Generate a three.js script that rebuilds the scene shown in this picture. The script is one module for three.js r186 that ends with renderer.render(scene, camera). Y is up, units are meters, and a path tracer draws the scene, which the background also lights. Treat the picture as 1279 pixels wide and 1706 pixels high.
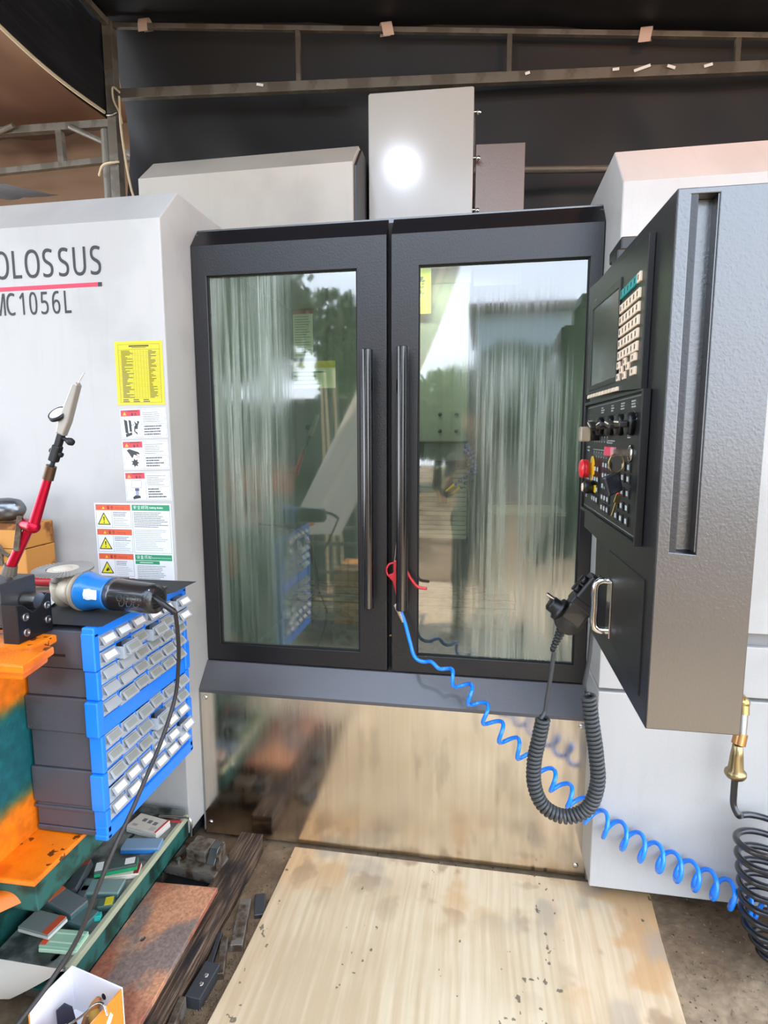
import * as THREE from 'three';
import { RoundedBoxGeometry } from 'three/addons/geometries/RoundedBoxGeometry.js';
import { mergeGeometries } from 'three/addons/utils/BufferGeometryUtils.js';
import { MarchingCubes } from 'three/addons/objects/MarchingCubes.js';
import { TextGeometry } from 'three/addons/geometries/TextGeometry.js';
import { FontLoader } from 'three/addons/loaders/FontLoader.js';
import { RectAreaLightUniformsLib } from 'three/addons/lights/RectAreaLightUniformsLib.js';

// ---------------------------------------------------------------- camera, sky, sun, lamps, exposure
const scene = new THREE.Scene();
const camera = new THREE.PerspectiveCamera(83.19, 1279 / 1706, 0.02, 200);
camera.position.set(0, 1.4, 1.635);
camera.rotation.set(THREE.MathUtils.degToRad(-7.477), THREE.MathUtils.degToRad(9.587), THREE.MathUtils.degToRad(-0.114), 'YXZ');
scene.add(camera);
const renderer = new THREE.WebGLRenderer({ antialias: true });
renderer.toneMapping = THREE.LinearToneMapping;
renderer.toneMappingExposure = 0.7;
renderer.shadowMap.enabled = true;
RectAreaLightUniformsLib.init();

const SKY = 8.0;                                             // bright hazy sky, a little bluer overhead
{
  const W = 256, H = 128, d = new Float32Array(W * H * 4);
  for (let j = 0; j < H; j++) {
    const e = Math.max(0, ((j + 0.5) / H - 0.5) * 2);         // 0 horizon .. 1 zenith
    const k = Math.pow(e, 0.6);
    for (let i = 0; i < W; i++) {
      const o = (j * W + i) * 4;
      d[o] = SKY * (0.95 - 0.4 * k); d[o + 1] = SKY * (1.01 - 0.27 * k); d[o + 2] = SKY * (1.09 - 0.02 * k); d[o + 3] = 1;
    }
  }
  const t = new THREE.DataTexture(d, W, H, THREE.RGBAFormat, THREE.FloatType);
  t.mapping = THREE.EquirectangularReflectionMapping; t.magFilter = THREE.LinearFilter; t.minFilter = THREE.LinearFilter;
  t.colorSpace = THREE.LinearSRGBColorSpace; t.needsUpdate = true;
  scene.background = t; scene.environment = t;
}
const sun = new THREE.DirectionalLight(0xffe6c2, 17);        // high sun from behind the machine: it reaches the yard, not the shelter
sun.position.set(-3, 16, 2.5); sun.target.position.set(0, 0, 5);
sun.castShadow = true; sun.shadow.mapSize.set(2048, 2048);
Object.assign(sun.shadow.camera, { left: -16, right: 16, top: 16, bottom: -16, near: 0.5, far: 50 });
scene.add(sun, sun.target);
const LAMP = [-0.549, 3.2, 0.967];                            // round LED lamp under the shelter roof
const lampLight = new THREE.SpotLight(0xdfeaff, 5, 0, 1.25, 0.35, 2);
lampLight.position.set(LAMP[0], LAMP[1] - 0.035, LAMP[2] - 0.02); lampLight.target.position.set(-0.35, 1.5, -0.3);
lampLight.castShadow = true; lampLight.shadow.radius = 3.5;
scene.add(lampLight, lampLight.target);
const ADDED_BULB = [0.75, 2.9, 0.3];                              // added warm bulb, out of view, to tint the housing tops tan
const addedBulbLight = new THREE.PointLight(0xffa458, 3.4, 0, 2); addedBulbLight.position.set(ADDED_BULB[0], ADDED_BULB[1] - 0.075, ADDED_BULB[2]); addedBulbLight.castShadow = true; addedBulbLight.shadow.radius = 2;
scene.add(addedBulbLight);
const workLight = new THREE.RectAreaLight(0xf4ffe8, 220, 0.5, 0.04);     // work lamp inside the machine
workLight.position.set(-0.25, 1.985, -0.45); workLight.lookAt(-0.2, 1.0, -0.95);
scene.add(workLight);

// ---------------------------------------------------------------- helpers
const PI = Math.PI, R = THREE.MathUtils.degToRad;
let seed = 7;
const rnd = () => { seed = (seed * 1664525 + 1013904223) >>> 0; return seed / 4294967296; };
const rr = (a, b) => a + (b - a) * rnd();
const taken = {};
function numbered(n) { taken[n] = (taken[n] ?? -1) + 1; return taken[n] ? n + '_' + String(taken[n]).padStart(3, '0') : n; }
function tag(o, label, category, group, kind) {
  if (label) o.userData.label = label; if (category) o.userData.category = category;
  if (group) o.userData.group = group; if (kind) o.userData.kind = kind; return o;
}
function thing(name, label, category, [x, y, z] = [0, 0, 0], ry = 0, group) {
  const o = new THREE.Group(); o.name = numbered(name); o.position.set(x, y, z); o.rotation.y = ry; scene.add(o);
  return tag(o, label, category, group);
}
function mesh(parent, name, geo, material, label) {
  const m = new THREE.Mesh(geo, material); m.castShadow = m.receiveShadow = true;
  m.name = parent === scene ? numbered(name) : name; parent.add(m);
  if (label) m.userData.label = label; return m;
}
function solo(name, label, category, geo, material, group) { return tag(mesh(scene, name, geo, material), label, category, group); }
function struct(name, geo, material, parent = scene) { const m = mesh(parent, name, geo, material); if (parent === scene) m.userData.kind = 'structure'; return m; }
function flat(g) {                                             // plain position / normal / uv, not indexed, uv in metres from the facing
  const n = g.index ? g.toNonIndexed() : g;
  for (const k of Object.keys(n.attributes)) if (!['position', 'normal', 'uv'].includes(k)) n.deleteAttribute(k);
  n.morphAttributes = {}; n.clearGroups(); return n;
}
function metreUV(g0) {
  const g = flat(g0), p = g.attributes.position, uv = new Float32Array(p.count * 2);
  const a = new THREE.Vector3(), b = new THREE.Vector3(), c = new THREE.Vector3();
  for (let i = 0; i < p.count; i += 3) {
    a.fromBufferAttribute(p, i); b.fromBufferAttribute(p, i + 1); c.fromBufferAttribute(p, i + 2);
    b.sub(a); c.sub(a); b.cross(c);
    const x = Math.abs(b.x), y = Math.abs(b.y), z = Math.abs(b.z);
    for (let k = 0; k < 3; k++) {
      const X = p.getX(i + k), Y = p.getY(i + k), Z = p.getZ(i + k);
      const [u, v] = x > y && x > z ? [Z, Y] : y > z ? [X, Z] : [X, Y];
      uv[(i + k) * 2] = u; uv[(i + k) * 2 + 1] = v;
    }
  }
  g.setAttribute('uv', new THREE.BufferAttribute(uv, 2)); return g;
}
const join = (...gs) => mergeGeometries(gs.flat().map(flat), false);
function box(x0, x1, y0, y1, z0, z1, r = 0.003, s = 1) {       // rounded box between two corners
  const w = Math.abs(x1 - x0), h = Math.abs(y1 - y0), d = Math.abs(z1 - z0), q = Math.min(r, w / 2.05, h / 2.05, d / 2.05);
  const g = new RoundedBoxGeometry(w, h, d, s, q); g.translate((x0 + x1) / 2, (y0 + y1) / 2, (z0 + z1) / 2); return metreUV(g);
}
function cbox(w, h, d, r = 0.003, s = 1) { return metreUV(new RoundedBoxGeometry(w, h, d, s, Math.min(r, w / 2.05, h / 2.05, d / 2.05))); }
function shapeOf(pts, holes = []) {
  const s = new THREE.Shape(pts.map(([x, y]) => new THREE.Vector2(x, y)));
  for (const h of holes) s.holes.push(new THREE.Path(h.map(([x, y]) => new THREE.Vector2(x, y))));
  return s;
}
function extrude(pts, depth, bevel = 0.002, holes = []) {      // outline in x, y; thickness along z
  const g = new THREE.ExtrudeGeometry(shapeOf(pts, holes), { depth: depth - 2 * bevel, bevelEnabled: bevel > 0, bevelThickness: bevel, bevelSize: bevel, bevelOffset: -bevel, bevelSegments: 2, steps: 1, curveSegments: 12 });
  g.translate(0, 0, bevel); return metreUV(g);
}
function profile(zy, x0, x1, bevel = 0.002, holes = []) {      // outline in z, y; drawn along x
  const f = (l) => l.map(([z, y]) => [-z, y]);
  const g = extrude(f(zy), x1 - x0, bevel, holes.map(f)); g.rotateY(PI / 2); g.translate(x0, 0, 0); return metreUV(g);
}
const V = (x, y, z) => new THREE.Vector3(x, y, z);
function curve(pts) { return new THREE.CatmullRomCurve3(pts.map((p) => V(...p)), false, 'centripetal'); }
function tube(pts, r, n = 24, k = 8) {
  const c = Array.isArray(pts) ? curve(pts) : pts, g = flat(new THREE.TubeGeometry(c, n, r, k, false));
  const caps = [0, 1].map((t) => { const s = new THREE.SphereGeometry(r, k, 6); const p = c.getPoint(t); s.translate(p.x, p.y, p.z); return s; });
  return join(g, ...caps);
}
function rod(a, b, r, k = 14, r2 = r) {
  const A = V(...a), B = V(...b), d = B.clone().sub(A), g = new THREE.CylinderGeometry(r2, r, d.length(), k, 1);
  g.applyQuaternion(new THREE.Quaternion().setFromUnitVectors(V(0, 1, 0), d.clone().normalize())); const m = A.add(B).multiplyScalar(0.5);
  g.translate(m.x, m.y, m.z); return flat(g);
}
function bar(a, b, w, h, r = 0.002) {                         // square bar from a to b
  const A = V(...a), B = V(...b), d = B.clone().sub(A), g = new RoundedBoxGeometry(w, h, d.length(), 1, Math.min(r, w / 2.05, h / 2.05));
  const m = new THREE.Matrix4().lookAt(A, B, Math.abs(d.y) > 0.95 * d.length() ? V(0, 0, 1) : V(0, 1, 0)); const g2 = metreUV(g); g2.applyMatrix4(m);
  const c = A.add(B).multiplyScalar(0.5); g2.translate(c.x, c.y, c.z); return g2;
}
function lathe(pts, n = 32) { return flat(new THREE.LatheGeometry(pts.map(([r, y]) => new THREE.Vector2(Math.max(r, 1e-5), y)), n)); }
function place(g, [x, y, z], rx = 0, ry = 0, rz = 0) { g.applyMatrix4(new THREE.Matrix4().compose(V(x, y, z), new THREE.Quaternion().setFromEuler(new THREE.Euler(rx, ry, rz, 'YXZ')), V(1, 1, 1))); return g; }
function coil(path, radius, turns, r, { n = 14, phase = 0, k = 7, ends = 0.04, rf = (t) => 1, wind = (t) => t } = {}) {   // a helix round a path
  const c = curve(path), N = Math.ceil(turns * n), fr = c.computeFrenetFrames(N, false), pts = [];
  let up = V(0, 0, 1);
  for (let i = 0; i <= N; i++) {
    const t = i / N, p = c.getPointAt(t), T = c.getTangentAt(t); up = up.sub(T.clone().multiplyScalar(up.dot(T))).normalize();
    const S = T.clone().cross(up), a = phase + wind(t) * turns * 2 * PI;
    const q = radius * rf(t) * Math.min(1, t / ends, (1 - t) / ends);
    pts.push(p.addScaledVector(up, Math.cos(a) * q).addScaledVector(S, Math.sin(a) * q));
  }
  return tube(new THREE.CatmullRomCurve3(pts), r, N * 1.3 | 0, k);
}
function sheet(nu, nv, f) {                                    // a cloth: f(u, v) -> [x, y, z]
  const p = [], uv = [], ix = [];
  for (let j = 0; j <= nv; j++) for (let i = 0; i <= nu; i++) { const q = f(i / nu, j / nv); p.push(...q); uv.push(i / nu, j / nv); }
  for (let j = 0; j < nv; j++) for (let i = 0; i < nu; i++) { const a = j * (nu + 1) + i, b = a + 1, c = a + nu + 1, d = c + 1; ix.push(a, b, d, a, d, c); }
  const g = new THREE.BufferGeometry(); g.setAttribute('position', new THREE.Float32BufferAttribute(p, 3)); g.setAttribute('uv', new THREE.Float32BufferAttribute(uv, 2));
  g.setIndex(ix); g.computeVertexNormals(); return g;
}
// noise
const hash = (x, y, s) => { let h = Math.imul(x | 0, 374761393) ^ Math.imul(y | 0, 668265263) ^ Math.imul(s | 0, 1274126177); h = Math.imul(h ^ (h >>> 13), 1103515245); h ^= h >>> 16; return ((h >>> 0) % 65536) / 65536; };
function noise(x, y, s = 0, wx = 0, wy = 0) {
  const i = Math.floor(x), j = Math.floor(y), m = (a, w) => (w ? ((a % w) + w) % w : a), u = x - i, v = y - j, a = u * u * (3 - 2 * u), b = v * v * (3 - 2 * v);
  const h = (p, q) => hash(m(p, wx), m(q, wy), s);
  return (h(i, j) * (1 - a) + h(i + 1, j) * a) * (1 - b) + (h(i, j + 1) * (1 - a) + h(i + 1, j + 1) * a) * b;
}
function fbm(u, v, fx, fy, s = 0, oct = 4) { let t = 0, a = 0.5, n = 0; for (let o = 0; o < oct; o++) { t += a * noise(u * fx, v * fy, s + o * 17, fx, fy); n += a; a *= 0.5; fx *= 2; fy *= 2; } return t / n; }
const clamp = (x, a = 0, b = 1) => Math.min(b, Math.max(a, x)), lerp = (a, b, t) => a + (b - a) * t, smooth = (a, b, x) => { const t = clamp((x - a) / (b - a)); return t * t * (3 - 2 * t); };
const mix = (c, d, t) => [0, 1, 2].map((i) => lerp(c[i], d[i], clamp(t)));
function tex(w, h, f, { srgb = true, rx = 1, ry = 1, wrap = true } = {}) {   // f(u, v) -> grey or [r, g, b], 0..255; tiles rx x ry metres
  const d = new Uint8Array(w * h * 4);
  for (let j = 0; j < h; j++) for (let i = 0; i < w; i++) { let c = f((i + 0.5) / w, (j + 0.5) / h); if (!Array.isArray(c)) c = [c, c, c]; const o = (j * w + i) * 4; for (let k = 0; k < 3; k++) d[o + k] = clamp(c[k], 0, 255); d[o + 3] = 255; }
  const t = new THREE.DataTexture(d, w, h); t.magFilter = THREE.LinearFilter; t.minFilter = THREE.LinearFilter;
  if (wrap) t.wrapS = t.wrapT = THREE.RepeatWrapping; t.repeat.set(1 / rx, 1 / ry); if (srgb) t.colorSpace = THREE.SRGBColorSpace; t.needsUpdate = true; return t;
}
function picture(w, h, draw) { const c = document.createElement('canvas'); c.width = w; c.height = h; const x = c.getContext('2d'); draw(x, w, h); const t = new THREE.CanvasTexture(c); t.colorSpace = THREE.SRGBColorSpace; return t; }
const M = (color, roughness = 0.5, metalness = 0, more = {}) => new THREE.MeshStandardMaterial({ color, roughness, metalness, ...more });
const P = (color, roughness = 0.5, metalness = 0, more = {}) => new THREE.MeshPhysicalMaterial({ color, roughness, metalness, ...more });

// ---------------------------------------------------------------- materials
const bumpPebble = tex(256, 256, (u, v) => 255 * (0.6 * fbm(u, v, 34, 34, 3, 2) + 0.4 * fbm(u, v, 70, 60, 9, 2)), { srgb: false, rx: 0.13, ry: 0.13 });
const bumpFine = tex(256, 256, (u, v) => 255 * fbm(u, v, 40, 40, 5, 3), { srgb: false, rx: 0.15, ry: 0.15 });
const dirtPale = tex(512, 512, (u, v) => { const n = fbm(u, v, 4, 4, 11, 5), s = fbm(u, v, 60, 6, 23, 2); const k = 246 - 14 * smooth(0.45, 0.75, n) - 3 * smooth(0.6, 0.9, s); return [k, k * 0.995, k * 0.985]; }, { rx: 0.9, ry: 0.9 });
const mat = {};
mat.white = P(0xb6b5b2, 0.42, 0, { map: dirtPale, bumpMap: bumpFine, bumpScale: 0.0002, clearcoat: 0.15, clearcoatRoughness: 0.35 });
mat.greyPaint = P(0x858584, 0.4, 0, { map: dirtPale, bumpMap: bumpFine, bumpScale: 0.0002 });
mat.black = P(0x131315, 0.36, 0, { bumpMap: bumpPebble, bumpScale: 0.0005, clearcoat: 0.9, clearcoatRoughness: 0.22, ior: 1.9 });
mat.doorBlack = P(0x100f12, 0.42, 0, { bumpMap: bumpPebble, bumpScale: 0.0005, clearcoat: 0.25, clearcoatRoughness: 0.28, ior: 1.5 });
mat.blackFlat = P(0x0c0c0d, 0.42, 0, { clearcoat: 0.2, clearcoatRoughness: 0.3 });
mat.blackMatt = M(0x0d0d0e, 0.7);
mat.rubber = M(0x1c1c1d, 0.75, 0, { bumpMap: bumpFine, bumpScale: 0.0003 });
mat.cord = M(0x151516, 0.5); mat.cordGrey = P(0x3b3c3c, 0.45, 0, { clearcoat: 0.1 });
mat.steel = M(0xa9a7a2, 0.3, 1);
mat.chrome = M(0xd8d6d0, 0.12, 1);
mat.oldSteel = M(0x98928a, 0.5, 0.3, { map: tex(256, 256, (u, v) => mix([190, 186, 178], [110, 88, 66], smooth(0.45, 0.8, fbm(u, v, 6, 6, 31, 4))), { rx: 0.15, ry: 0.15 }), bumpMap: bumpFine, bumpScale: 0.0003 });
mat.darkSteel = M(0x47484a, 0.42, 0.5, { bumpMap: bumpFine, bumpScale: 0.0003 });
mat.oxide = M(0x1d1e20, 0.36, 0.3, { bumpMap: bumpFine, bumpScale: 0.0002 });
mat.steelGrey = M(0x7c8084, 0.28, 0.9); mat.copper = M(0xb4693a, 0.4, 0.8); mat.cordBrown = M(0x2c2724, 0.5); mat.rubberTwo = M(0x2a2a2b, 0.7, 0, { side: THREE.DoubleSide, map: dirtPale, bumpMap: bumpFine, bumpScale: 0.0004 });
mat.brass = M(0xa08a58, 0.28, 0.95);
mat.red = P(0xc4202c, 0.35, 0, { clearcoat: 0.5 });
mat.redMetal = M(0xb01030, 0.32, 0.75);
mat.blueHose = P(0x0484f4, 0.25, 0, { clearcoat: 0.6, clearcoatRoughness: 0.15 });
mat.bluePlastic = P(0x1880f2, 0.4, 0, { clearcoat: 0.15 });
mat.blueTool = P(0x1878c8, 0.35, 0, { clearcoat: 0.4, map: dirtPale });
mat.shell = M(0x5e5e63, 0.55, 0, { map: tex(512, 512, (u, v) => { const n = fbm(u, v, 5, 5, 41, 5), w = hash(u * 230 | 0, v * 230 | 0, 6); return mix([210, 210, 214], [165, 163, 160], smooth(0.5, 0.8, n)).map((c) => w > 0.9985 ? 255 : c); }, { rx: 0.5, ry: 0.5 }), bumpMap: bumpFine, bumpScale: 0.0002 });
mat.clearDrawer = P(0xdde4ea, 0.3, 0, { transmission: 0.5, thickness: 0, ior: 1.45, side: THREE.DoubleSide });
mat.paper = M(0xe9e7e2, 0.7);
mat.cream = P(0xe6cfb4, 0.4, 0, { clearcoat: 0.3 });
mat.keyTeal = M(0x0e8a86, 0.45);
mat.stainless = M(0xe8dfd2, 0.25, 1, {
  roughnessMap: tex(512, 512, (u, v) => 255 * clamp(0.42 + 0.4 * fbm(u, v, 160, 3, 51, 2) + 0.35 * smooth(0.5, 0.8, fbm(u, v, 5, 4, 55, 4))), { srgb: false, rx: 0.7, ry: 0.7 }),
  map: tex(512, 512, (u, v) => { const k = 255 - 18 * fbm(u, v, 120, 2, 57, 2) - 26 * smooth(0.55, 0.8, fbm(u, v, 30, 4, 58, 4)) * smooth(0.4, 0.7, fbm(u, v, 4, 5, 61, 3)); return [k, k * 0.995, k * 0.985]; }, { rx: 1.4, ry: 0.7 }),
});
mat.tarpBlack = M(0x111113, 0.6, 0, { bumpMap: tex(256, 256, (u, v) => 255 * fbm(u, v, 5, 7, 71, 5), { srgb: false }), bumpScale: 0.01, side: THREE.DoubleSide });
mat.tarpBrown = P(0x69523e, 0.8, 0, { transmission: 0.1, thickness: 0, side: THREE.DoubleSide, bumpMap: tex(256, 256, (u, v) => 255 * fbm(u, v, 5, 7, 72, 5), { srgb: false }), bumpScale: 0.02,
  map: tex(256, 256, (u, v) => mix([255, 245, 230], [170, 130, 92], smooth(0.35, 0.75, fbm(u, v, 4, 5, 73, 5)))) });
mat.frame = M(0x8c8982, 0.45, 0.3, { map: tex(256, 256, (u, v) => mix([215, 210, 200], [178, 170, 158], smooth(0.4, 0.7, fbm(u, v, 8, 8, 81, 4))), { rx: 0.4, ry: 0.4 }) });
mat.strapTwo = M(0xc5ab98, 0.8, 0, { side: THREE.DoubleSide }); mat.redPrint = M(0xe0344c, 0.5);
mat.rope = M(0xbfae90, 0.85);
mat.strap = M(0xc5ab98, 0.8);
mat.concrete = M(0x9a8a74, 0.85, 0, {
  map: tex(1024, 1024, (u, v) => { const n = fbm(u, v, 6, 6, 91, 6), g = fbm(u, v, 120, 120, 95, 2), w = hash(u * 512 | 0, v * 512 | 0, 4); let c = mix([236, 226, 210], [150, 132, 112], smooth(0.35, 0.75, n)); c = c.map((x) => x * (0.86 + 0.26 * g)); return w > 0.996 ? c.map((x) => x * 0.4) : w < 0.002 ? [250, 245, 235] : c; }, { rx: 2.2, ry: 2.2 }),
  bumpMap: tex(512, 512, (u, v) => 255 * fbm(u, v, 40, 40, 97, 4), { srgb: false, rx: 0.8, ry: 0.8 }), bumpScale: 0.004 });
mat.ply = M(0xd8c6ac, 0.75, 0, {
  map: tex(1024, 1024, (u, v) => {
    const wv = u + 0.02 * fbm(u, v, 3, 3, 5, 3), gr = fbm(wv, v, 110, 5, 101, 4), big = fbm(u, v, 4, 5, 104, 5), rust = smooth(0.54, 0.66, fbm(u, v, 6, 6, 108, 5)), bl = smooth(0.56, 0.68, fbm(u, v, 7, 6, 111, 4)), w = fbm(u, v, 70, 70, 113, 3), sc = fbm(u, v, 14, 3, 117, 2);
    let c = mix([252, 246, 234], [226, 212, 190], smooth(0.3, 0.75, gr * 0.45 + big * 0.55));
    const edge = clamp(smooth(0.6, 0.95, u + 0.3 * (big - 0.5)) + 0.9 * smooth(0.26, 0.05, v + 0.2 * (big - 0.5)));       // the stained side and the end at the machine
    c = mix(c, [224, 184, 136], rust * edge * 0.6); c = mix(c, [196, 192, 190], bl * edge * 0.7); c = mix(c, [170, 150, 130], edge * smooth(0.6, 0.75, fbm(u, v, 12, 12, 119, 4)) * 0.6);
    return w > 0.79 && sc > 0.6 ? c.map((x) => x * 0.6) : c;
  }, { wrap: false }), bumpMap: tex(512, 512, (u, v) => 255 * fbm(u, v, 80, 6, 121, 3), { srgb: false }), bumpScale: 0.0008 });
mat.timber = M(0x6a5a4c, 0.75, 0, { map: tex(512, 256, (u, v) => { const n = fbm(u, v, 5, 26, 131, 4), k = fbm(u, v, 5, 4, 132, 4); return mix(mix([255, 240, 220], [120, 100, 85], smooth(0.3, 0.7, n)), [60, 50, 44], smooth(0.5, 0.8, k)); }, { rx: 0.5, ry: 0.12 }), bumpMap: bumpFine, bumpScale: 0.001 });
mat.timberTwo = mat.timber.clone(); mat.timberTwo.side = THREE.DoubleSide;
mat.rust = M(0xd2b6a2, 0.62, 0.05, { map: tex(512, 512, (u, v) => {
  const a = fbm(u, v, 5, 5, 141, 5), b = fbm(u, v, 4, 3, 143, 5), g = fbm(u, v, 70, 70, 145, 2), c1 = mix([240, 196, 164], [186, 134, 116], smooth(0.35, 0.7, a)), c2 = mix(c1, [158, 156, 160], smooth(0.42, 0.62, b));
  return c2.map((x) => x * (0.84 + 0.34 * g)); }, { rx: 0.42, ry: 0.42 }), bumpMap: bumpFine, bumpScale: 0.0008 });
mat.casting = P(0xffffff, 0.5, 0, { clearcoat: 0.2, map: tex(512, 512, (u, v) => {   // teal casting, oversprayed orange along its two flanges
  const n = fbm(u, v, 5, 7, 151, 5) - 0.5, y = v + 0.13 * n, o = Math.max(smooth(0.80, 0.86, y), smooth(0.62, 0.55, y)), d = fbm(u, v, 60, 60, 152, 2);
  let c = mix([16, 88, 92], [232, 118, 10], o); if (fbm(u, v, 9, 9, 155, 5) > 0.74) c = mix(c, [70, 62, 50], 0.7); return c.map((x) => x * (0.85 + 0.3 * d)); }, { rx: 1, ry: 1 }), bumpMap: bumpFine, bumpScale: 0.0006 });
mat.tealPaint = M(0x1f5a52, 0.5, 0, { map: tex(256, 256, (u, v) => mix([255, 255, 255], [130, 130, 120], smooth(0.4, 0.75, fbm(u, v, 6, 6, 161, 5))), { rx: 0.2, ry: 0.2 }) });
mat.trayTop = M(0x8a8d89, 0.42, 0.3, { map: tex(256, 256, (u, v) => mix([250, 250, 245], [120, 125, 120], smooth(0.35, 0.7, fbm(u, v, 5, 5, 165, 5))), { rx: 0.25, ry: 0.25 }) });
mat.lip = M(0xb9bda0, 0.5, 0.1, { map: dirtPale });
mat.kraft = M(0xc08a45, 0.75, 0, { map: tex(256, 256, (u, v) => mix([255, 245, 225], [150, 120, 90], smooth(0.5, 0.75, fbm(u, v, 6, 6, 171, 5))), { rx: 0.3, ry: 0.3 }) });
mat.glassL = film(0.34, 181, (u, v) => 0.14 + 0.86 * smooth(0.64, 0.34, u) * (0.4 + 0.6 * smooth(0.05, 0.45, v)));
mat.glassR = film(0.4, 191, (u, v) => 0.12 + 0.88 * smooth(0.2, 0.45, u) * (1 - 0.9 * smooth(0.72, 0.86, v + 0.05 * fbm(u, v, 20, 2, 7, 2))));
function film(most, s, where) {                               // door glass: green tint, dried milky coolant in vertical runs
  const run = (u, v) => { const w = where(u, v) * (0.5 + 0.8 * fbm(u, v, 3, 3, s + 5, 3)), f = 0.5 * fbm(u, v, 46, 2, s, 4) + 0.5 * fbm(u, v + 0.05 * noise(u * 90, v * 2, s), 130, 5, s + 7, 3), g = fbm(u, v, 200, 9, s + 1, 3), b = fbm(u, v, 5, 5, s + 3, 4); return clamp(w * (0.3 + 0.5 * smooth(0.3, 0.72, f) + 0.25 * (g - 0.5) + 0.6 * (b - 0.45))); };
  const grid = new Float32Array(512 * 1024); for (let j = 0; j < 1024; j++) for (let i = 0; i < 512; i++) grid[j * 512 + i] = run((i + 0.5) / 512, (j + 0.5) / 1024);
  const at = (u, v) => grid[Math.min(1023, v * 1024 | 0) * 512 + Math.min(511, u * 512 | 0)];
  return P(0xc0d0b8, 1, 0, { transmission: 1, thickness: 0, ior: 2.3,
    roughnessMap: tex(512, 1024, (u, v) => 255 * clamp(0.012 + most * at(u, v)), { srgb: false, wrap: false }),
    transmissionMap: tex(512, 1024, (u, v) => 255 * clamp(0.97 - 0.32 * at(u, v)), { srgb: false, wrap: false }) });
}
const font = await new FontLoader().loadAsync('fonts/droid/droid_sans_regular.typeface.json');

// ---------------------------------------------------------------- the setting
struct('floor', box(-9, 12, -0.12, 0, -3.2, 26, 0.001), mat.concrete);
const roofY = (x) => 3.25 - 0.124 * x;                           // the roof falls to the right
{
  // black tarpaulin over the frame: roof, back wall and the valance on the left
  const roof = sheet(48, 56, (u, v) => { const x = lerp(-1.93, 2.3, u), z = lerp(-1.37, 1.48, v); return [x, roofY(x) + 0.028 - 0.05 * Math.sin(PI * ((v * 4) % 1)) * (0.4 + fbm(u, v, 5, 5, 7, 3)) + 0.03 * fbm(u, v, 14, 9, 8, 3), z]; });
  struct('ceiling', roof, mat.tarpBlack);
  const wall = sheet(90, 60, (u, v) => {
    const x = lerp(-1.96, 2.3, u), top = roofY(x) + 0.05, y = lerp(top, 0.0, v), sag = 1 - Math.exp(-v * 14);
    const fold = 0.06 * fbm(u + 0.15 * v, v, 7, 3, 15, 4) + 0.05 * Math.pow(fbm(u - 0.5 * v + 1, v, 6, 2, 19, 3), 3) * 6;
    return [x, y, -1.36 - sag * (0.06 + fold)];
  });
  struct('wall_back', wall, mat.tarpBlack);
  const val = sheet(60, 16, (u, v) => { const z = lerp(-1.34, 1.45, u), low = 3.03 + 0.05 * u - 0.035 * Math.sin(PI * clamp(u * 3 % 1)); return [-1.93 + 0.05 * (fbm(u, v, 9, 3, 25, 3) - 0.5), lerp(roofY(-1.93) + 0.02, low, v), z]; });
  struct('wall_left', val, mat.tarpBlack);
}
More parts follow.
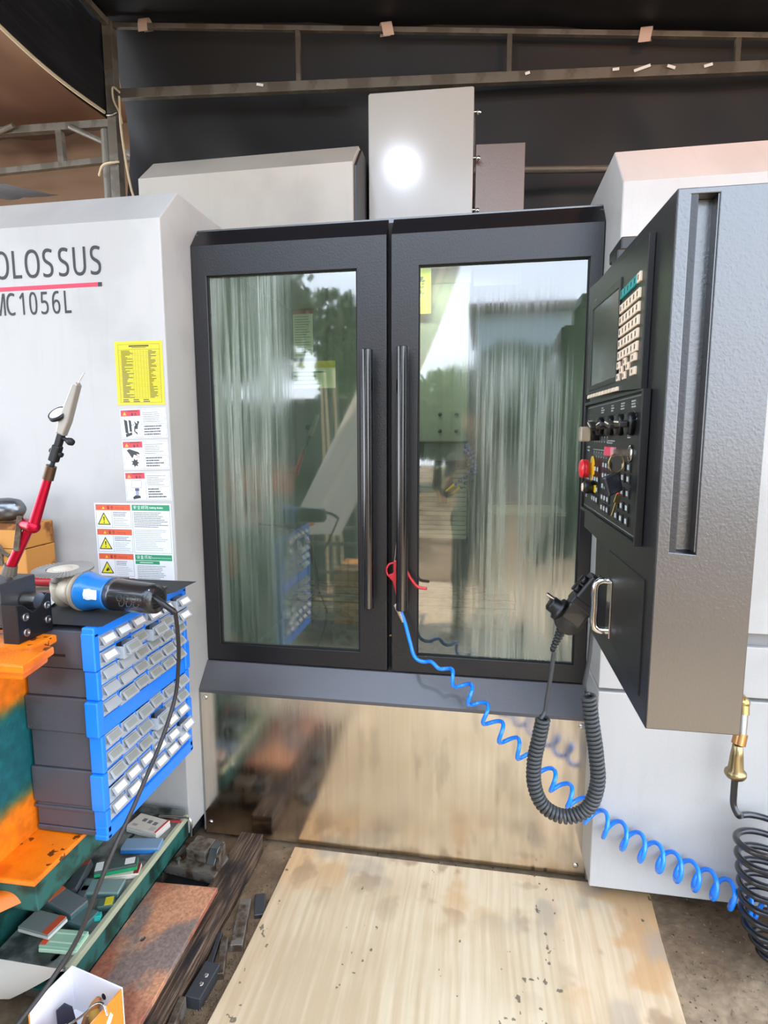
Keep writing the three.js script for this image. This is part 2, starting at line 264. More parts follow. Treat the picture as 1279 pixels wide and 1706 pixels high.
// steel frame of the shelter
{
  const t = thing('shelter_frame', 'welded square steel tube frame of the black tarpaulin shelter', 'frame', [-1.9, 0, -1.3]);
  const at = (x, y, z) => [x + 1.9, y, z + 1.3];
  mesh(t, 'post', bar(at(-1.9, 0, -1.3), at(-1.9, 3.47, -1.3), 0.05, 0.05), mat.frame);
  mesh(t, 'post', rod(at(-1.985, 0, -1.36), at(-1.985, 3.0, -1.36), 0.032, 18), mat.frame);
  mesh(t, 'post', rod(at(2.2, 0, -1.3), at(2.2, 2.97, -1.3), 0.032, 18), mat.frame);
  mesh(t, 'top_rail', bar(at(-1.92, 3.462, -1.3), at(2.2, 2.96, -1.3), 0.022, 0.022), mat.frame);
  mesh(t, 'beam', bar(at(-1.87, 3.135, -1.3), at(2.2, 2.907, -1.3), 0.03, 0.045), mat.frame);
  for (const x of [-0.91, 0.088, 1.05]) mesh(t, 'strut', bar(at(x, roofY(x) - 0.03, -1.3), at(x, 3.03 - 0.056 * x, -1.3), 0.022, 0.022), mat.frame);
  mesh(t, 'lower_rail', rod(at(-0.2, 2.645, -1.29), at(2.2, 2.5, -1.29), 0.016, 12), mat.frame);
  mesh(t, 'lower_rail', rod(at(-0.2, 2.43, -1.29), at(2.2, 2.33, -1.29), 0.012, 12), mat.frame);
  mesh(t, 'side_rail', bar(at(-1.9, 3.46, -1.28), at(-1.9, 3.46, 1.45), 0.03, 0.03), mat.frame);
  mesh(t, 'front_rail', bar(at(-1.9, 3.46, 1.45), at(2.2, 2.96, 1.45), 0.03, 0.03), mat.frame);
  mesh(t, 'post', bar(at(2.2, 0, 1.45), at(2.2, 2.97, 1.45), 0.05, 0.05), mat.frame);
  // scraps of tape on the beam
  for (const [x, w] of [[-1.1, 0.05], [0.17, 0.03], [0.55, 0.04], [0.66, 0.1], [0.78, 0.05], [0.93, 0.05]])
    mesh(t, 'tape_scrap', place(cbox(w * 0.7, 0.012, 0.002, 0.0008), at(x, 3.036 - 0.056 * x, -1.276), 0, 0, rr(-0.4, 0.3)), mat.paper);
  const weld = tube([at(-1.92, 3.03, -1.27), at(-1.89, 3.025, -1.265), at(-1.868, 3.035, -1.27)], 0.006, 8, 6); mesh(t, 'wire_tie', weld, mat.steel);
  mesh(t, 'wire_tie', tube([at(-2.02, 2.77, -1.32), at(-1.95, 2.79, -1.262), at(-1.868, 2.8, -1.265)], 0.006, 10, 6), mat.rope);
  // white strap loops on the top rail
  const where = ['leftmost of three', 'middle of three', 'rightmost of three'];
  [-1.7, -0.49, 0.68].forEach((x, i) => {
    const y = roofY(x) - 0.035, b = [0, 0.022, -0.016][i];
    const strip = sheet(4, 18, (u, v) => { const a = -PI * 0.6 + v * PI * 1.25; return [(u - 0.5) * 0.05 + b * Math.max(0, v - 0.4) * 2, 0.03 * Math.cos(a) - Math.max(0, v - 0.7) * 0.09, 0.03 * Math.sin(a)]; });
    strip.translate(x, y + 0.012, -1.3);
    solo('strap_loop', `pale fabric strap looped over the top rail, ${where[i]}`, 'strap', strip, mat.strapTwo, 'pale straps on the top rail');
  });
  const hem = tube(Array.from({ length: 25 }, (_, i) => { const u = i / 24, z = lerp(-1.24, 1.42, u); return [-1.915, 3.028 + 0.05 * u - 0.035 * Math.sin(PI * clamp(u * 3 % 1)), z]; }), 0.008, 90, 6);
  solo('hem_rope', 'pale rope along the lower hem of the black tarpaulin at upper left', 'rope', hem, mat.rope);
  solo('tie_cord', 'pale cord hanging down beside the corner post', 'cord', join(tube([[-1.84, 3.125, -1.262], [-1.872, 3.15, -1.26], [-1.873, 3.09, -1.26], [-1.845, 3.03, -1.262], [-1.835, 2.98, -1.262]], 0.0055, 26, 6), tube([[-1.84, 3.1, -1.258], [-1.838, 2.95, -1.258], [-1.81, 2.7, -1.262], [-1.79, 2.62, -1.262], [-1.73, 2.5, -1.265]], 0.006, 26, 6)), mat.rope);
}
// neighbouring tent of brown tarpaulin on the left
{
  const t = thing('brown_tent', 'brown tarpaulin tent with a steel frame beyond the corner post', 'tent', [-4, 0, -2.4]);
  const roofS = sheet(40, 24, (u, v) => { const x = lerp(-6.5, -2.25, u), z = lerp(-2.8, 3.0, v); return [x + 4, 3.64 + v * 1.15 + 0.05 * fbm(u + v, v, 8, 6, 31, 4) - 0.1 * Math.sin(PI * v), z + 2.4]; });
  mesh(t, 'roof_sheet', roofS, mat.tarpBrown);
  const back = sheet(50, 40, (u, v) => { const x = lerp(-6.5, -2.2, u); return [x + 4, lerp(3.95, 2.2, v), -0.08 - 0.22 * fbm(u + 0.3 * v, v, 8, 4, 37, 4)]; });
  mesh(t, 'wall_sheet', back, mat.tarpBrown);
  mesh(t, 'rail', bar([-2.5, 3.69, 0], [1.4, 3.6, 0], 0.05, 0.05), mat.frame);
  mesh(t, 'rail', bar([-2.5, 3.3, 0], [1.75, 3.37, 0], 0.04, 0.04), mat.frame);
  mesh(t, 'strut', bar([0.95, 3.62, 0], [0.96, 3.34, 0], 0.045, 0.045), mat.frame);
  mesh(t, 'brace', rod([-0.6, 3.3, 0.05], [0.62, 3.63, 0.05], 0.018, 12), mat.frame);
  mesh(t, 'brace', rod([1.05, 3.6, 0.02], [1.55, 3.36, 0.02], 0.02, 12), mat.frame);
  solo('black_sheet', 'dark folded sheet lying behind the top of the left grey panel', 'sheet', sheet(16, 8, (u, v) => [lerp(-3.4, -2.7, u), 2.72 + 0.26 * (1 - u) * (1 - v) + 0.05 * fbm(u, v, 4, 3, 44, 3) + 0.2 * v, lerp(-1.2, -1.9, v)]), mat.tarpBlack);
}
// round LED lamp under the roof, above and in front of the doors
{
  const t = thing('work_lamp', 'round white LED lamp hung under the roof, mirrored on the tall grey head cover', 'lamp', LAMP);
  mesh(t, 'housing', lathe([[0.0, 0.05], [0.03, 0.05], [0.05, 0.035], [0.1, 0.0], [0.106, -0.02], [0.098, -0.024], [0, -0.02]], 28), mat.white);
  mesh(t, 'diffuser', lathe([[0, -0.026], [0.07, -0.026], [0.094, -0.0245], [0.094, -0.02]], 28), M(0xffffff, 0.4, 0, { emissive: 0xe2ecff, emissiveIntensity: 34 }));
  mesh(t, 'hook', tube([[0, 0.045, 0], [0, 0.08, 0], [0.006, 0.11, 0], [0, 0.122, 0]], 0.004, 10, 6), mat.steel);
}
// added bulb, out of view: gives the housing tops and right housing their warm tint
{
  const t = thing('added_bulb_lamp', 'added warm bulb out of view above the right housing, tinting the housing tops', 'lamp', ADDED_BULB);
  mesh(t, 'bulb', lathe([[0, -0.062], [0.016, -0.058], [0.028, -0.044], [0.03, -0.03], [0.022, -0.01], [0.013, 0.004], [0.013, 0.01], [0, 0.01]], 24), M(0xffffff, 0.3, 0, { emissive: 0xffa050, emissiveIntensity: 7 }));
  mesh(t, 'socket', lathe([[0, 0.01], [0.017, 0.01], [0.017, 0.05], [0.006, 0.06], [0, 0.06]], 18), mat.blackFlat);
  mesh(t, 'cord', rod([0, 0.058, 0], [0, 0.235, 0], 0.003, 8), mat.cord);
}

// ---------------------------------------------------------------- the machining centre
const L = -0.934, RX = 0.335, ZD = -0.174;
const cnc = thing('machining_center', 'large grey and black enclosed CNC milling machine with two glazed sliding doors', 'machine', [0, 0, 0]);
{
  const m = (n, g, a, l) => mesh(cnc, n, g, a, l);
  m('left_panel', profile([[0, 0.09], [0, 2.03], [-0.111, 2.141], [-1.2, 2.141], [-1.2, 0.09]], -2.3, L, 0.004), mat.white);
  m('right_panel', join(
        box(RX, 1.7, 0.7, 0.842, -1.2, 0.02, 0.003), box(RX, 1.7, 0.088, 0.69, -1.2, 0.02, 0.004), box(RX + 0.02, 1.69, 0.4, 1.2, -1.19, -0.006, 0.001)), mat.white);
  m('upper_right_panel', profile([[0.02, 0.88], [0.02, 2.03], [-0.107, 2.155], [-1.2, 2.155], [-1.2, 0.88]], RX, 1.7, 0.004), mat.white, 'upper right panel with a bevelled top');
  m('joint_strip', box(RX + 0.03, 1.69, 0.842, 0.88, -0.0075, 0.004, 0.001), mat.greyPaint, 'grey strip in the joint between the right panels');
  m('plinth', join(box(-2.25, L - 0.02, 0.03, 0.09, -1.15, -0.06), box(RX + 0.02, 1.65, 0.03, 0.088, -1.15, -0.05), box(L - 0.02, RX + 0.02, 0.03, 0.2, -1.15, -0.3)), mat.blackMatt);
  for (const [x, z] of [[-1.05, -0.16], [-0.85, -0.32], [1.4, -0.2], [-1.9, -0.2]]) m('leveling_foot', lathe([[0, 0], [0.04, 0], [0.04, 0.012], [0.014, 0.016], [0.014, 0.05], [0, 0.05]].map((p) => p), 16).translate(x, 0, z), mat.oldSteel);
  // enclosure behind the doors
  m('chamber', join(box(L, RX, 0.5, 2.07, -1.2, -1.16, 0.002), box(L, L + 0.012, 0.5, 2.05, -1.16, -0.21, 0.002), box(RX - 0.012, RX, 0.5, 2.05, -1.16, -0.21, 0.002), box(L + 0.012, RX - 0.012, 0.5, 0.54, -1.16, -0.21, 0.002), box(L + 0.012, RX - 0.012, 2.04, 2.07, -1.16, -0.23, 0.002)), M(0x55625b, 0.45, 0.1));
  m('top_cover', profile([[-0.222, 2.045], [-0.222, 2.066], [-0.5, 2.075], [-0.5, 2.05]], L + 0.004, RX - 0.002, 0.002), mat.black);
  // sloped sill and mirror-bright kick plate below the doors
  m('sill', profile([[ZD - 0.05, 0.6], [ZD - 0.05, 0.626], [ZD + 0.004, 0.6235], [-0.105, 0.5535], [-0.101, 0.549], [-0.101, 0.538], [-0.13, 0.53], [-0.16, 0.56]], L + 0.001, RX, 0.0015), P(0x58585b, 0.4, 0.3, { clearcoat: 0.4, clearcoatRoughness: 0.34, map: dirtPale, bumpMap: bumpFine, bumpScale: 0.0002 }), 'dark grey sloped sill below the doors');
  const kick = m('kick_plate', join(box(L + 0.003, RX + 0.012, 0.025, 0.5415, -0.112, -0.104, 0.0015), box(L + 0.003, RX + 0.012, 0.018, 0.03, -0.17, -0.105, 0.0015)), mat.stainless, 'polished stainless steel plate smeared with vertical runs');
  for (const [x, y] of [[0.317, 0.056], [0.317, 0.52], [-0.913, 0.058], [-0.913, 0.52]]) mesh(kick, 'bolt', place(lathe([[0, 0.006], [0.005, 0.006], [0.0085, 0.003], [0.009, 0]], 14), [x, y, -0.104], PI / 2), mat.chrome);
  m('kick_frame', box(RX + 0.0125, RX + 0.02, 0.02, 0.55, -0.17, -0.09, 0.001), mat.greyPaint);
  m('kick_frame', box(L - 0.0, L + 0.0025, 0.03, 0.55, -0.17, -0.1, 0.0005), mat.greyPaint);
  // doors
  const doorOf = (x0, x1, px0, px1, hx, hy0, hy1, glass, label) => {
    const outer = [[x0, 0.627], [x1, 0.627], [x1, 2.005], [x0, 2.005]], hole = [[px0, 0.686], [px0, 1.9095], [px1, 1.9095], [px1, 0.686]];
    const frame = extrude(outer, 0.036, 0.002, [hole]); frame.translate(0, 0, ZD - 0.036);
    const cap = profile([[ZD, 2.004], [ZD - 0.05, 2.064], [ZD - 0.056, 2.064], [ZD - 0.056, 2.004]], x0, x1, 0.0015);
    const d = m('door', join(frame, cap), mat.doorBlack, label);
    mesh(d, 'gasket', join(box(px0 - 0.001, px0 + 0.004, 0.685, 1.911, ZD - 0.012, ZD - 0.006, 0.0005), box(px1 - 0.004, px1 + 0.001, 0.685, 1.911, ZD - 0.012, ZD - 0.006, 0.0005), box(px0 + 0.004, px1 - 0.004, 0.685, 0.689, ZD - 0.012, ZD - 0.006, 0.0005), box(px0 + 0.004, px1 - 0.004, 1.907, 1.911, ZD - 0.012, ZD - 0.006, 0.0005)), mat.blackMatt);
    const w = px1 - px0 + 0.016, h = 1.2395, pane = new THREE.PlaneGeometry(w, h, 1, 1).translate((px0 + px1) / 2, 1.2978, ZD - 0.013); mesh(d, 'window_pane', pane, glass);
    const hd = mesh(d, 'handle', join(rod([hx, hy0, -0.122], [hx, hy1, -0.122], 0.0185, 24), place(lathe([[0, 0.002], [0.0165, 0.002], [0.0185, 0]], 24), [hx, hy1, -0.122]), place(lathe([[0, 0.002], [0.0165, 0.002], [0.0185, 0]], 24), [hx, hy0, -0.122], PI)), mat.handle);
    for (const y of [hy0 + 0.1, hy1 - 0.1]) mesh(hd, 'handle_bracket', box(hx - 0.008, hx + 0.008, y - 0.02, y + 0.02, ZD, -0.13, 0.002), mat.blackFlat);
    return d;
  };
  mat.handle = P(0x0c0c0e, 0.24, 0, { clearcoat: 1, clearcoatRoughness: 0.12 });
  doorOf(-0.932, -0.2965, -0.881, -0.389, -0.348, 0.857, 1.659, mat.glassL, 'left sliding door with a clear tall window');
  doorOf(-0.2815, 0.333, -0.198, 0.2965, -0.24, 0.855, 1.665, mat.glassR, 'right sliding door with a streaky tall window');
  m('door_seal', box(-0.2985, -0.2795, 0.63, 2.05, ZD - 0.06, ZD - 0.04, 0.001), mat.blackMatt);
  m('door_catch', box(-0.2935, -0.2845, 0.735, 0.741, ZD - 0.04, ZD - 0.03, 0.001), mat.brass);
  // covers above
  m('head_cover', join(extrude([[-0.452, 1.95], [-0.054, 1.95], [-0.054, 2.676], [-0.06, 2.68], [-0.446, 2.69], [-0.452, 2.684]], 0.34, 0.003).translate(0, 0, -1.04)), P(0x9c9a92, 0.5, 0, { clearcoat: 1, clearcoatRoughness: 0.16, bumpMap: bumpFine, bumpScale: 0.0003 }), 'tall light grey head cover above the doors');
  m('motor_cover', extrude([[-0.046, 1.98], [0.139, 1.98], [0.138, 2.49], [-0.045, 2.497]], 0.2, 0.002).translate(0, 0, -0.94), P(0x72665f, 0.35, 0.5, { bumpMap: bumpFine, bumpScale: 0.0002 }), 'brownish grey metal cover beside the head');
  for (const y of [2.255, 2.44, 2.6]) m('standoff_bolt', join(rod([-0.058, y, -0.72], [-0.038, y, -0.72], 0.0055, 10), new THREE.SphereGeometry(0.009, 12, 8).translate(-0.035, y - 0.004, -0.715)), mat.chrome);
  m('column_cover', join(profile([[-0.5, 2.0], [-0.5, 2.365], [-0.61, 2.465], [-1.1, 2.465], [-1.1, 2.0]], -1.3, -0.47, 0.004)), P(0xaca69b, 0.42, 0, { map: dirtPale, clearcoat: 0.15 }), 'light grey cover with a bevelled top behind the left door');
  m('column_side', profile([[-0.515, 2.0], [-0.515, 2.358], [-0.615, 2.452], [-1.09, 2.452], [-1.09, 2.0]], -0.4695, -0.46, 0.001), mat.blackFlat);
  m('rear_body', join(box(-1.25, 0.9, 0.1, 2.05, -1.33, -1.21, 0.004), box(-0.5, 0.32, 2.0, 2.2, -1.2, -1.05, 0.004)), mat.blackMatt);
  // inside, seen through the windows
  m('table', join(box(-0.8, 0.15, 0.66, 0.72, -0.95, -0.55, 0.004), box(-0.6, 0, 0.54, 0.66, -0.9, -0.6, 0.004)), mat.oldSteel);
  for (let k = 0; k < 3; k++) m('table_slot', box(-0.8, 0.15, 0.7195, 0.722, -0.87 + k * 0.12, -0.855 + k * 0.12, 0.0005), mat.blackMatt);
  const ribs = []; for (let k = 0; k < 15; k++) ribs.push(box(-0.262, -0.058, 0.965 + k * 0.0202, 0.9835 + k * 0.0202, -0.86, -0.8 + 0.0022 * k, 0.004));
  ribs.forEach((g) => m('way_cover_rib', g, mat.white));
  m('way_cover_frame', box(-0.275, -0.263, 0.9, 1.28, -0.9, -0.8, 0.003), mat.oldSteel); m('way_cover_frame', box(-0.057, -0.05, 0.9, 1.28, -0.9, -0.8, 0.003), mat.oldSteel);
  const hd = m('spindle_head', join(box(-0.34, -0.055, 1.375, 1.98, -1.0, -0.66, 0.008), box(-0.23, -0.06, 1.3, 1.375, -0.9, -0.7, 0.006)), mat.greyPaint);
  mesh(hd, 'spindle', lathe([[0, 1.12], [0.02, 1.12], [0.024, 1.16], [0.045, 1.19], [0.045, 1.25], [0.06, 1.26], [0.06, 1.3], [0, 1.3]], 24).translate(-0.16, 0, -0.78), mat.steel);
  for (const x of [-0.164, -0.1]) for (const y of [1.42, 1.485]) mesh(hd, 'bolt', place(lathe([[0, 0.006], [0.006, 0.006], [0.008, 0]], 12), [x, y, -0.66], PI / 2), mat.oxide);
  m('coolant_hose', join(...[0, 1].map((s) => { const c = curve([[-0.06, 1.36 - 0.02 * s, -0.66], [-0.03, 1.32 - 0.02 * s, -0.62], [-0.045 + 0.02 * s, 1.26, -0.6], [-0.1 + 0.02 * s, 1.215 - 0.015 * s, -0.62]]); const g = []; for (let i = 0; i <= 9; i++) { const p = c.getPoint(i / 9); g.push(new THREE.SphereGeometry(0.0105 - 0.0003 * i, 10, 8).translate(p.x, p.y, p.z)); } return g; }).flat()), M(0x10307c, 0.4), 'dark blue segmented coolant hoses by the spindle');
  m('hose_nozzle', join(rod([-0.1, 1.212, -0.62], [-0.135, 1.185, -0.625], 0.009, 10, 0.004), rod([-0.08, 1.2, -0.62], [-0.115, 1.175, -0.625], 0.009, 10, 0.004)), M(0xd6a810, 0.4));
  m('chip_guard', join(box(0.03, 0.32, 1.098, 1.112, -0.85, -0.6, 0.002), box(0.03, 0.32, 0.55, 1.098, -0.86, -0.85, 0.002)), mat.greyPaint);
  m('wash_hose', tube([[-0.92, 1.03, -0.66], [-0.8, 1.035, -0.6], [-0.7, 1.01, -0.58], [-0.665, 0.9, -0.58], [-0.66, 0.78, -0.6], [-0.7, 0.73, -0.62]], 0.008, 40, 8), mat.cord);
  m('light_bar', box(-0.52, 0.02, 1.987, 2.0, -0.475, -0.425, 0.003), M(0xffffff, 0.4, 0, { emissive: 0xf2ffe6, emissiveIntensity: 1.5 }), 'work light under the chamber roof');
  // stickers inside
  const inner = (w, h, x, y, z, draw, l) => { const g = new THREE.BoxGeometry(w, h, 0.001).translate(x, y, z); m('inner_sticker', g, M(0xffffff, 0.5, 0, { map: picture(256, Math.round(256 * h / w), draw) }), l); };
  inner(0.1, 0.24, -0.87, 1.9, -1.158, (c, w, h) => { c.fillStyle = '#dfe4da'; c.fillRect(0, 0, w, h); c.fillStyle = '#b03030'; c.fillRect(0, 0, w, h * 0.13); c.fillStyle = '#667'; for (let i = 0; i < 16; i++) c.fillRect(24, h * 0.18 + i * h * 0.05, w * (0.5 + 0.3 * hash(i, 1, 2)), 6); }, 'white sticker with a red header inside the chamber');
  inner(0.24, 0.13, -0.83, 1.7, -1.158, (c, w, h) => { c.fillStyle = '#e6ecd8'; c.fillRect(0, 0, w, h); c.fillStyle = '#d8c81c'; c.fillRect(0, 0, w, h * 0.25); c.fillStyle = '#222'; c.beginPath(); c.moveTo(40, 30); c.lineTo(52, 8); c.lineTo(64, 30); c.fill(); c.fillStyle = '#334'; for (let i = 0; i < 4; i++) c.fillRect(14, h * 0.38 + i * h * 0.15, w * (0.45 + 0.3 * hash(i, 3, 2)), 6); }, 'white sticker with a yellow header inside the chamber');
  inner(0.09, 0.18, -0.245, 1.95, -0.62, (c, w, h) => { c.fillStyle = '#b6c220'; c.fillRect(0, 0, w, h); c.fillStyle = '#333a22'; for (let i = 0; i < 26; i++) c.fillRect(w * (0.2 + 0.5 * hash(i, 1, 5)), h * (0.25 + 0.4 * hash(i, 2, 5)), 26, 18); }, 'yellow green sticker at the top left of the right window');
}
// lettering on the left panel
{
  const letters = (text, cap, right, base, pitch, sx, name) => [...text].forEach((ch, i) => {
    const g = new TextGeometry(ch, { font, size: cap / 0.714 * 1.0, depth: 0.0012, curveSegments: 6, bevelEnabled: false }); g.computeBoundingBox();
    const b = g.boundingBox, w = b.max.x - b.min.x; g.translate(-b.min.x - w / 2, 0, 0); g.scale(sx, 1, 1);
    g.translate(right - pitch * (text.length - 0.5 - i) + 0.006, base, 0.0004); mesh(cnc, name, metreUV(g), mat.ink);
  });
  mat.ink = M(0x2a2a2b, 0.45);
  letters('COLOSSUS', 0.058, -1.126, 1.882, 0.0532, 0.72, 'letter');
  letters('VMC1056L', 0.047, -1.235, 1.774, 0.0392, 0.64, 'letter');
  mesh(cnc, 'red_underline', place(box(-0.2, 0.2, -0.0058, 0.0058, 0, 0.001, 0.0003), [-1.344, 1.8525, 0.0004], 0, 0, 0.004), mat.redPrint);
  mesh(cnc, 'underline_tip', box(-1.143, -1.13, 1.847, 1.859, 0.0006, 0.0016, 0.0003), mat.ink);
}

// ---------------------------------------------------------------- printed stickers on the left panel
const STROKES = {                                              // characters as pen strokes on a 10 x 10 square
  jing: '0,1 5,1;1,0 1,2;4,0 4,2;1,3 4,3;1,3 1,5;4,3 4,5;1,5 4,5;6,0 5,2;6,1 9,1;8,1 5,5;6,2 9,5;2,6 8,6;1,7 9,7;2,8 8,8;3,9 7,9;3,9 3,10;7,9 7,10;3,10 7,10',
  gao: '3,0 2,2;2,2 8,2;5,0 5,4;0,4 10,4;2,6 8,6;2,6 2,10;8,6 8,10;2,10 8,10',
  an: '5,0 5,1;1,1 9,1;1,1 1,3;9,1 9,3;4,2 2,6;2,6 8,10;7,3 2,10;0,5 10,5',
  quan: '5,0 0,4;5,0 10,4;2,4 8,4;2,7 8,7;5,4 5,10;1,10 9,10',
  gui: '0,2 4,2;2,0 2,6;0,5 4,5;2,6 0,10;2,6 4,9;6,0 9,0;6,0 6,6;9,0 9,6;7,3 5,10;8,6 8,9;8,9 10,9',
  ze: '0,0 5,0;0,0 0,6;5,0 5,6;3,2 3,6;2,6 0,10;3,6 5,10;7,1 7,7;9,0 9,10;9,10 7,9',
  she: '1,0 2,2;0,4 2,4;2,4 2,9;2,9 4,8;5,1 8,1;5,1 4,4;8,1 8,4;8,4 10,4;4,5 9,5;9,5 4,10;5,6 10,10',
  bei: '4,0 1,3;3,1 8,1;8,1 2,5;3,2 9,5;2,6 8,6;2,6 2,10;8,6 8,10;2,8 8,8;5,6 5,10;2,10 8,10',
  xu: '3,0 0,3;3,2 0,5;3,5 0,10;5,0 10,0;7,0 6,2;5,2 9,2;5,2 5,8;9,2 9,8;7,4 7,7;6,8 4,10;8,8 10,10',
  zhi: '2,0 0,3;1,2 5,2;0,5 5,5;3,2 3,6;3,6 0,10;3,6 5,10;6,2 10,2;6,2 6,9;10,2 10,9;6,9 10,9',
  wei: '4,0 1,4;3,1 7,1;7,1 6,3;2,3 9,3;2,3 1,10;4,5 8,5;8,5 8,7;4,5 4,9;4,9 9,9;9,9 9,8',
  xian: '1,0 1,10;1,0 4,0;4,0 3,4;3,4 4,7;7,0 4,4;7,0 10,4;6,4 9,4;5,6 5,8;7,6 7,8;10,6 8,9;4,10 10,10',
};
function glyphs(c, names, x, y, s, color) {
  c.strokeStyle = color; c.lineWidth = s * 0.1;
  names.split(' ').forEach((n, i) => STROKES[n].split(';').forEach((st) => { c.beginPath(); st.split(' ').forEach((p, k) => { const [a, b] = p.split(',').map(Number); c[k ? 'lineTo' : 'moveTo'](x + i * s * 1.25 + a * s / 10, y + b * s / 10); }); c.stroke(); }));
}
function lines(c, x, y, w, n, dy, color, s, dash = 1) { c.fillStyle = color; for (let i = 0; i < n; i++) { let p = x; const end = x + w * (0.55 + 0.45 * hash(i, s, 3)); while (p < end) { const q = 4 + 9 * hash(p | 0, i, s); c.fillRect(p, y + i * dy, Math.min(q, end - p), dash); p += q + 2.5; } } }
function triangle(c, x, y, s, fill, edge, mark) {
  c.beginPath(); c.moveTo(x, y - s * 0.55); c.lineTo(x + s * 0.6, y + s * 0.5); c.lineTo(x - s * 0.6, y + s * 0.5); c.closePath(); c.fillStyle = fill; c.fill(); c.strokeStyle = edge; c.lineWidth = s * 0.08; c.lineJoin = 'round'; c.stroke();
  c.fillStyle = edge; if (mark === '!') { c.beginPath(); c.moveTo(x - s * 0.07, y - s * 0.2); c.lineTo(x + s * 0.07, y - s * 0.2); c.lineTo(x + s * 0.03, y + s * 0.18); c.lineTo(x - s * 0.03, y + s * 0.18); c.fill(); c.beginPath(); c.arc(x, y + s * 0.32, s * 0.06, 0, 7); c.fill(); }
  if (mark === 'hand') { c.beginPath(); c.ellipse(x, y + s * 0.2, s * 0.16, s * 0.12, -0.7, 0, 7); c.fill(); for (let i = 0; i < 4; i++) { c.beginPath(); c.ellipse(x + s * (0.06 + 0.05 * i), y + s * (-0.02 + 0.07 * i), s * 0.1, s * 0.028, -0.8, 0, 7); c.fill(); } }
}
function poly(c, pts, fill) { c.beginPath(); pts.forEach(([x, y], i) => c[i ? 'lineTo' : 'moveTo'](x, y)); c.closePath(); c.fillStyle = fill; c.fill(); }
{
  const stick = (w, h, x, y, rz, draw, px, label) => { const g = new THREE.BoxGeometry(w, h, 0.0008); place(g, [x, y, 0.0005], 0, 0, rz); return mesh(cnc, 'sticker', g, P(0xdcdcdc, 0.45, 0, { clearcoat: 0.1, map: picture(px, Math.round(px * h / w), draw) }), label); };
  stick(0.156, 0.189, -1.0235, 1.5905, 0, (c, w, h) => {
    c.fillStyle = '#e8da2c'; c.fillRect(0, 0, w, h); c.strokeStyle = '#6a6420'; c.lineWidth = 2.5; c.strokeRect(w * 0.07, h * 0.05, w * 0.87, h * 0.91);
    c.fillStyle = '#4a4620'; c.fillRect(w * 0.3, h * 0.065, w * 0.42, 12); c.fillRect(w * 0.36, h * 0.1, w * 0.3, 4); c.fillRect(w * 0.07, h * 0.13, w * 0.87, 2);
    for (let i = 0; i < 36; i++) { const y = h * (0.145 + i * 0.0208); c.fillStyle = '#776f20'; c.fillRect(w * 0.07, y + 10, w * 0.87, 1.4); c.fillStyle = '#45401a'; c.globalAlpha = 0.75; c.fillRect(w * 0.13, y, w * (0.06 + 0.2 * hash(i, 1, 2)), 6); c.fillRect(w * 0.7, y, w * (0.04 + 0.14 * hash(i, 5, 2)), 6); c.globalAlpha = 1; }
    for (const x of [0.37, 0.42, 0.48, 0.54, 0.6, 0.66]) { c.fillStyle = '#776f20'; c.fillRect(w * x, h * 0.13, 1.4, h * 0.77); }
    c.fillStyle = '#45401a'; for (const x of [0.12, 0.34, 0.55]) { c.fillRect(w * x, h * 0.91, w * 0.12, 7); c.fillRect(w * x, h * 0.937, w * 0.14, 7); }
  }, 420, 'yellow maintenance table sticker');
  const warn = (y, x, rz, picto, label) => stick(0.153, 0.089, x, y, rz, (c, w, h) => {
    c.fillStyle = '#f3f5f4'; c.fillRect(0, 0, w, h); c.strokeStyle = '#5d6a66'; c.lineWidth = 2; c.strokeRect(8, 8, w - 16, h - 16);
    c.fillStyle = '#de3f4c'; c.fillRect(9, 9, w * 0.42, h * 0.2); triangle(c, 40, 34, 30, '#f6c04a', '#c4762a'); glyphs(c, 'jing gao', w * 0.24, h * 0.13, 22, '#4b1a20'); c.fillStyle = '#5d2028'; c.fillRect(w * 0.17, h * 0.06, w * 0.22, 5);
    c.fillStyle = '#5d6a66'; c.fillRect(w * 0.45, 9, 2, h - 18); c.fillRect(w * 0.45, h * 0.52, w * 0.52, 2);
    lines(c, w * 0.49, h * 0.13, w * 0.42, 6, h * 0.062, '#6d7674', y * 100 | 0, 5); lines(c, w * 0.5, h * 0.58, w * 0.42, 4, h * 0.09, '#2c3533', y * 90 | 0, 11); picto(c, w, h);
  }, 400, label);
  warn(1.4405, -1.0195, 0.03, (c, w, h) => { poly(c, [[30, 80], [58, 92], [62, 196], [36, 186]], '#2f3534'); poly(c, [[70, 84], [92, 92], [94, 182], [74, 176]], '#2f3534'); poly(c, [[36, 196], [94, 184], [94, 204], [40, 222]], '#2f3534'); poly(c, [[116, 92], [140, 116], [166, 100], [150, 130], [144, 160], [124, 158], [122, 176], [140, 186], [140, 206], [112, 176], [116, 140], [128, 124]], '#2f3534'); c.beginPath(); c.arc(152, 104, 9, 0, 7); c.fill(); c.strokeStyle = '#2f3534'; c.lineWidth = 3; c.beginPath(); c.moveTo(80, 132); c.lineTo(130, 118); c.stroke(); }, 'warning sticker showing a person struck by a door');
  warn(1.3445, -1.0185, 0.026, (c, w, h) => { poly(c, [[36, 76], [60, 66], [96, 78], [138, 92], [150, 108], [138, 110], [120, 104], [130, 122], [112, 116], [98, 112], [84, 140], [74, 132], [60, 108]], '#2f3534'); const g = []; for (let i = 0; i < 14; i++) { const r = i % 2 ? 21 : 36, a = i / 14 * 6.283; g.push([104 + r * Math.cos(a), 178 + r * Math.sin(a)]); } poly(c, g, '#2f3534'); c.strokeStyle = '#e0344c'; c.lineWidth = 4; for (const d of [0, 14]) { c.beginPath(); c.moveTo(122 + d, 142); c.lineTo(134 + d, 120); c.stroke(); } }, 'warning sticker showing a hand above a milling cutter');
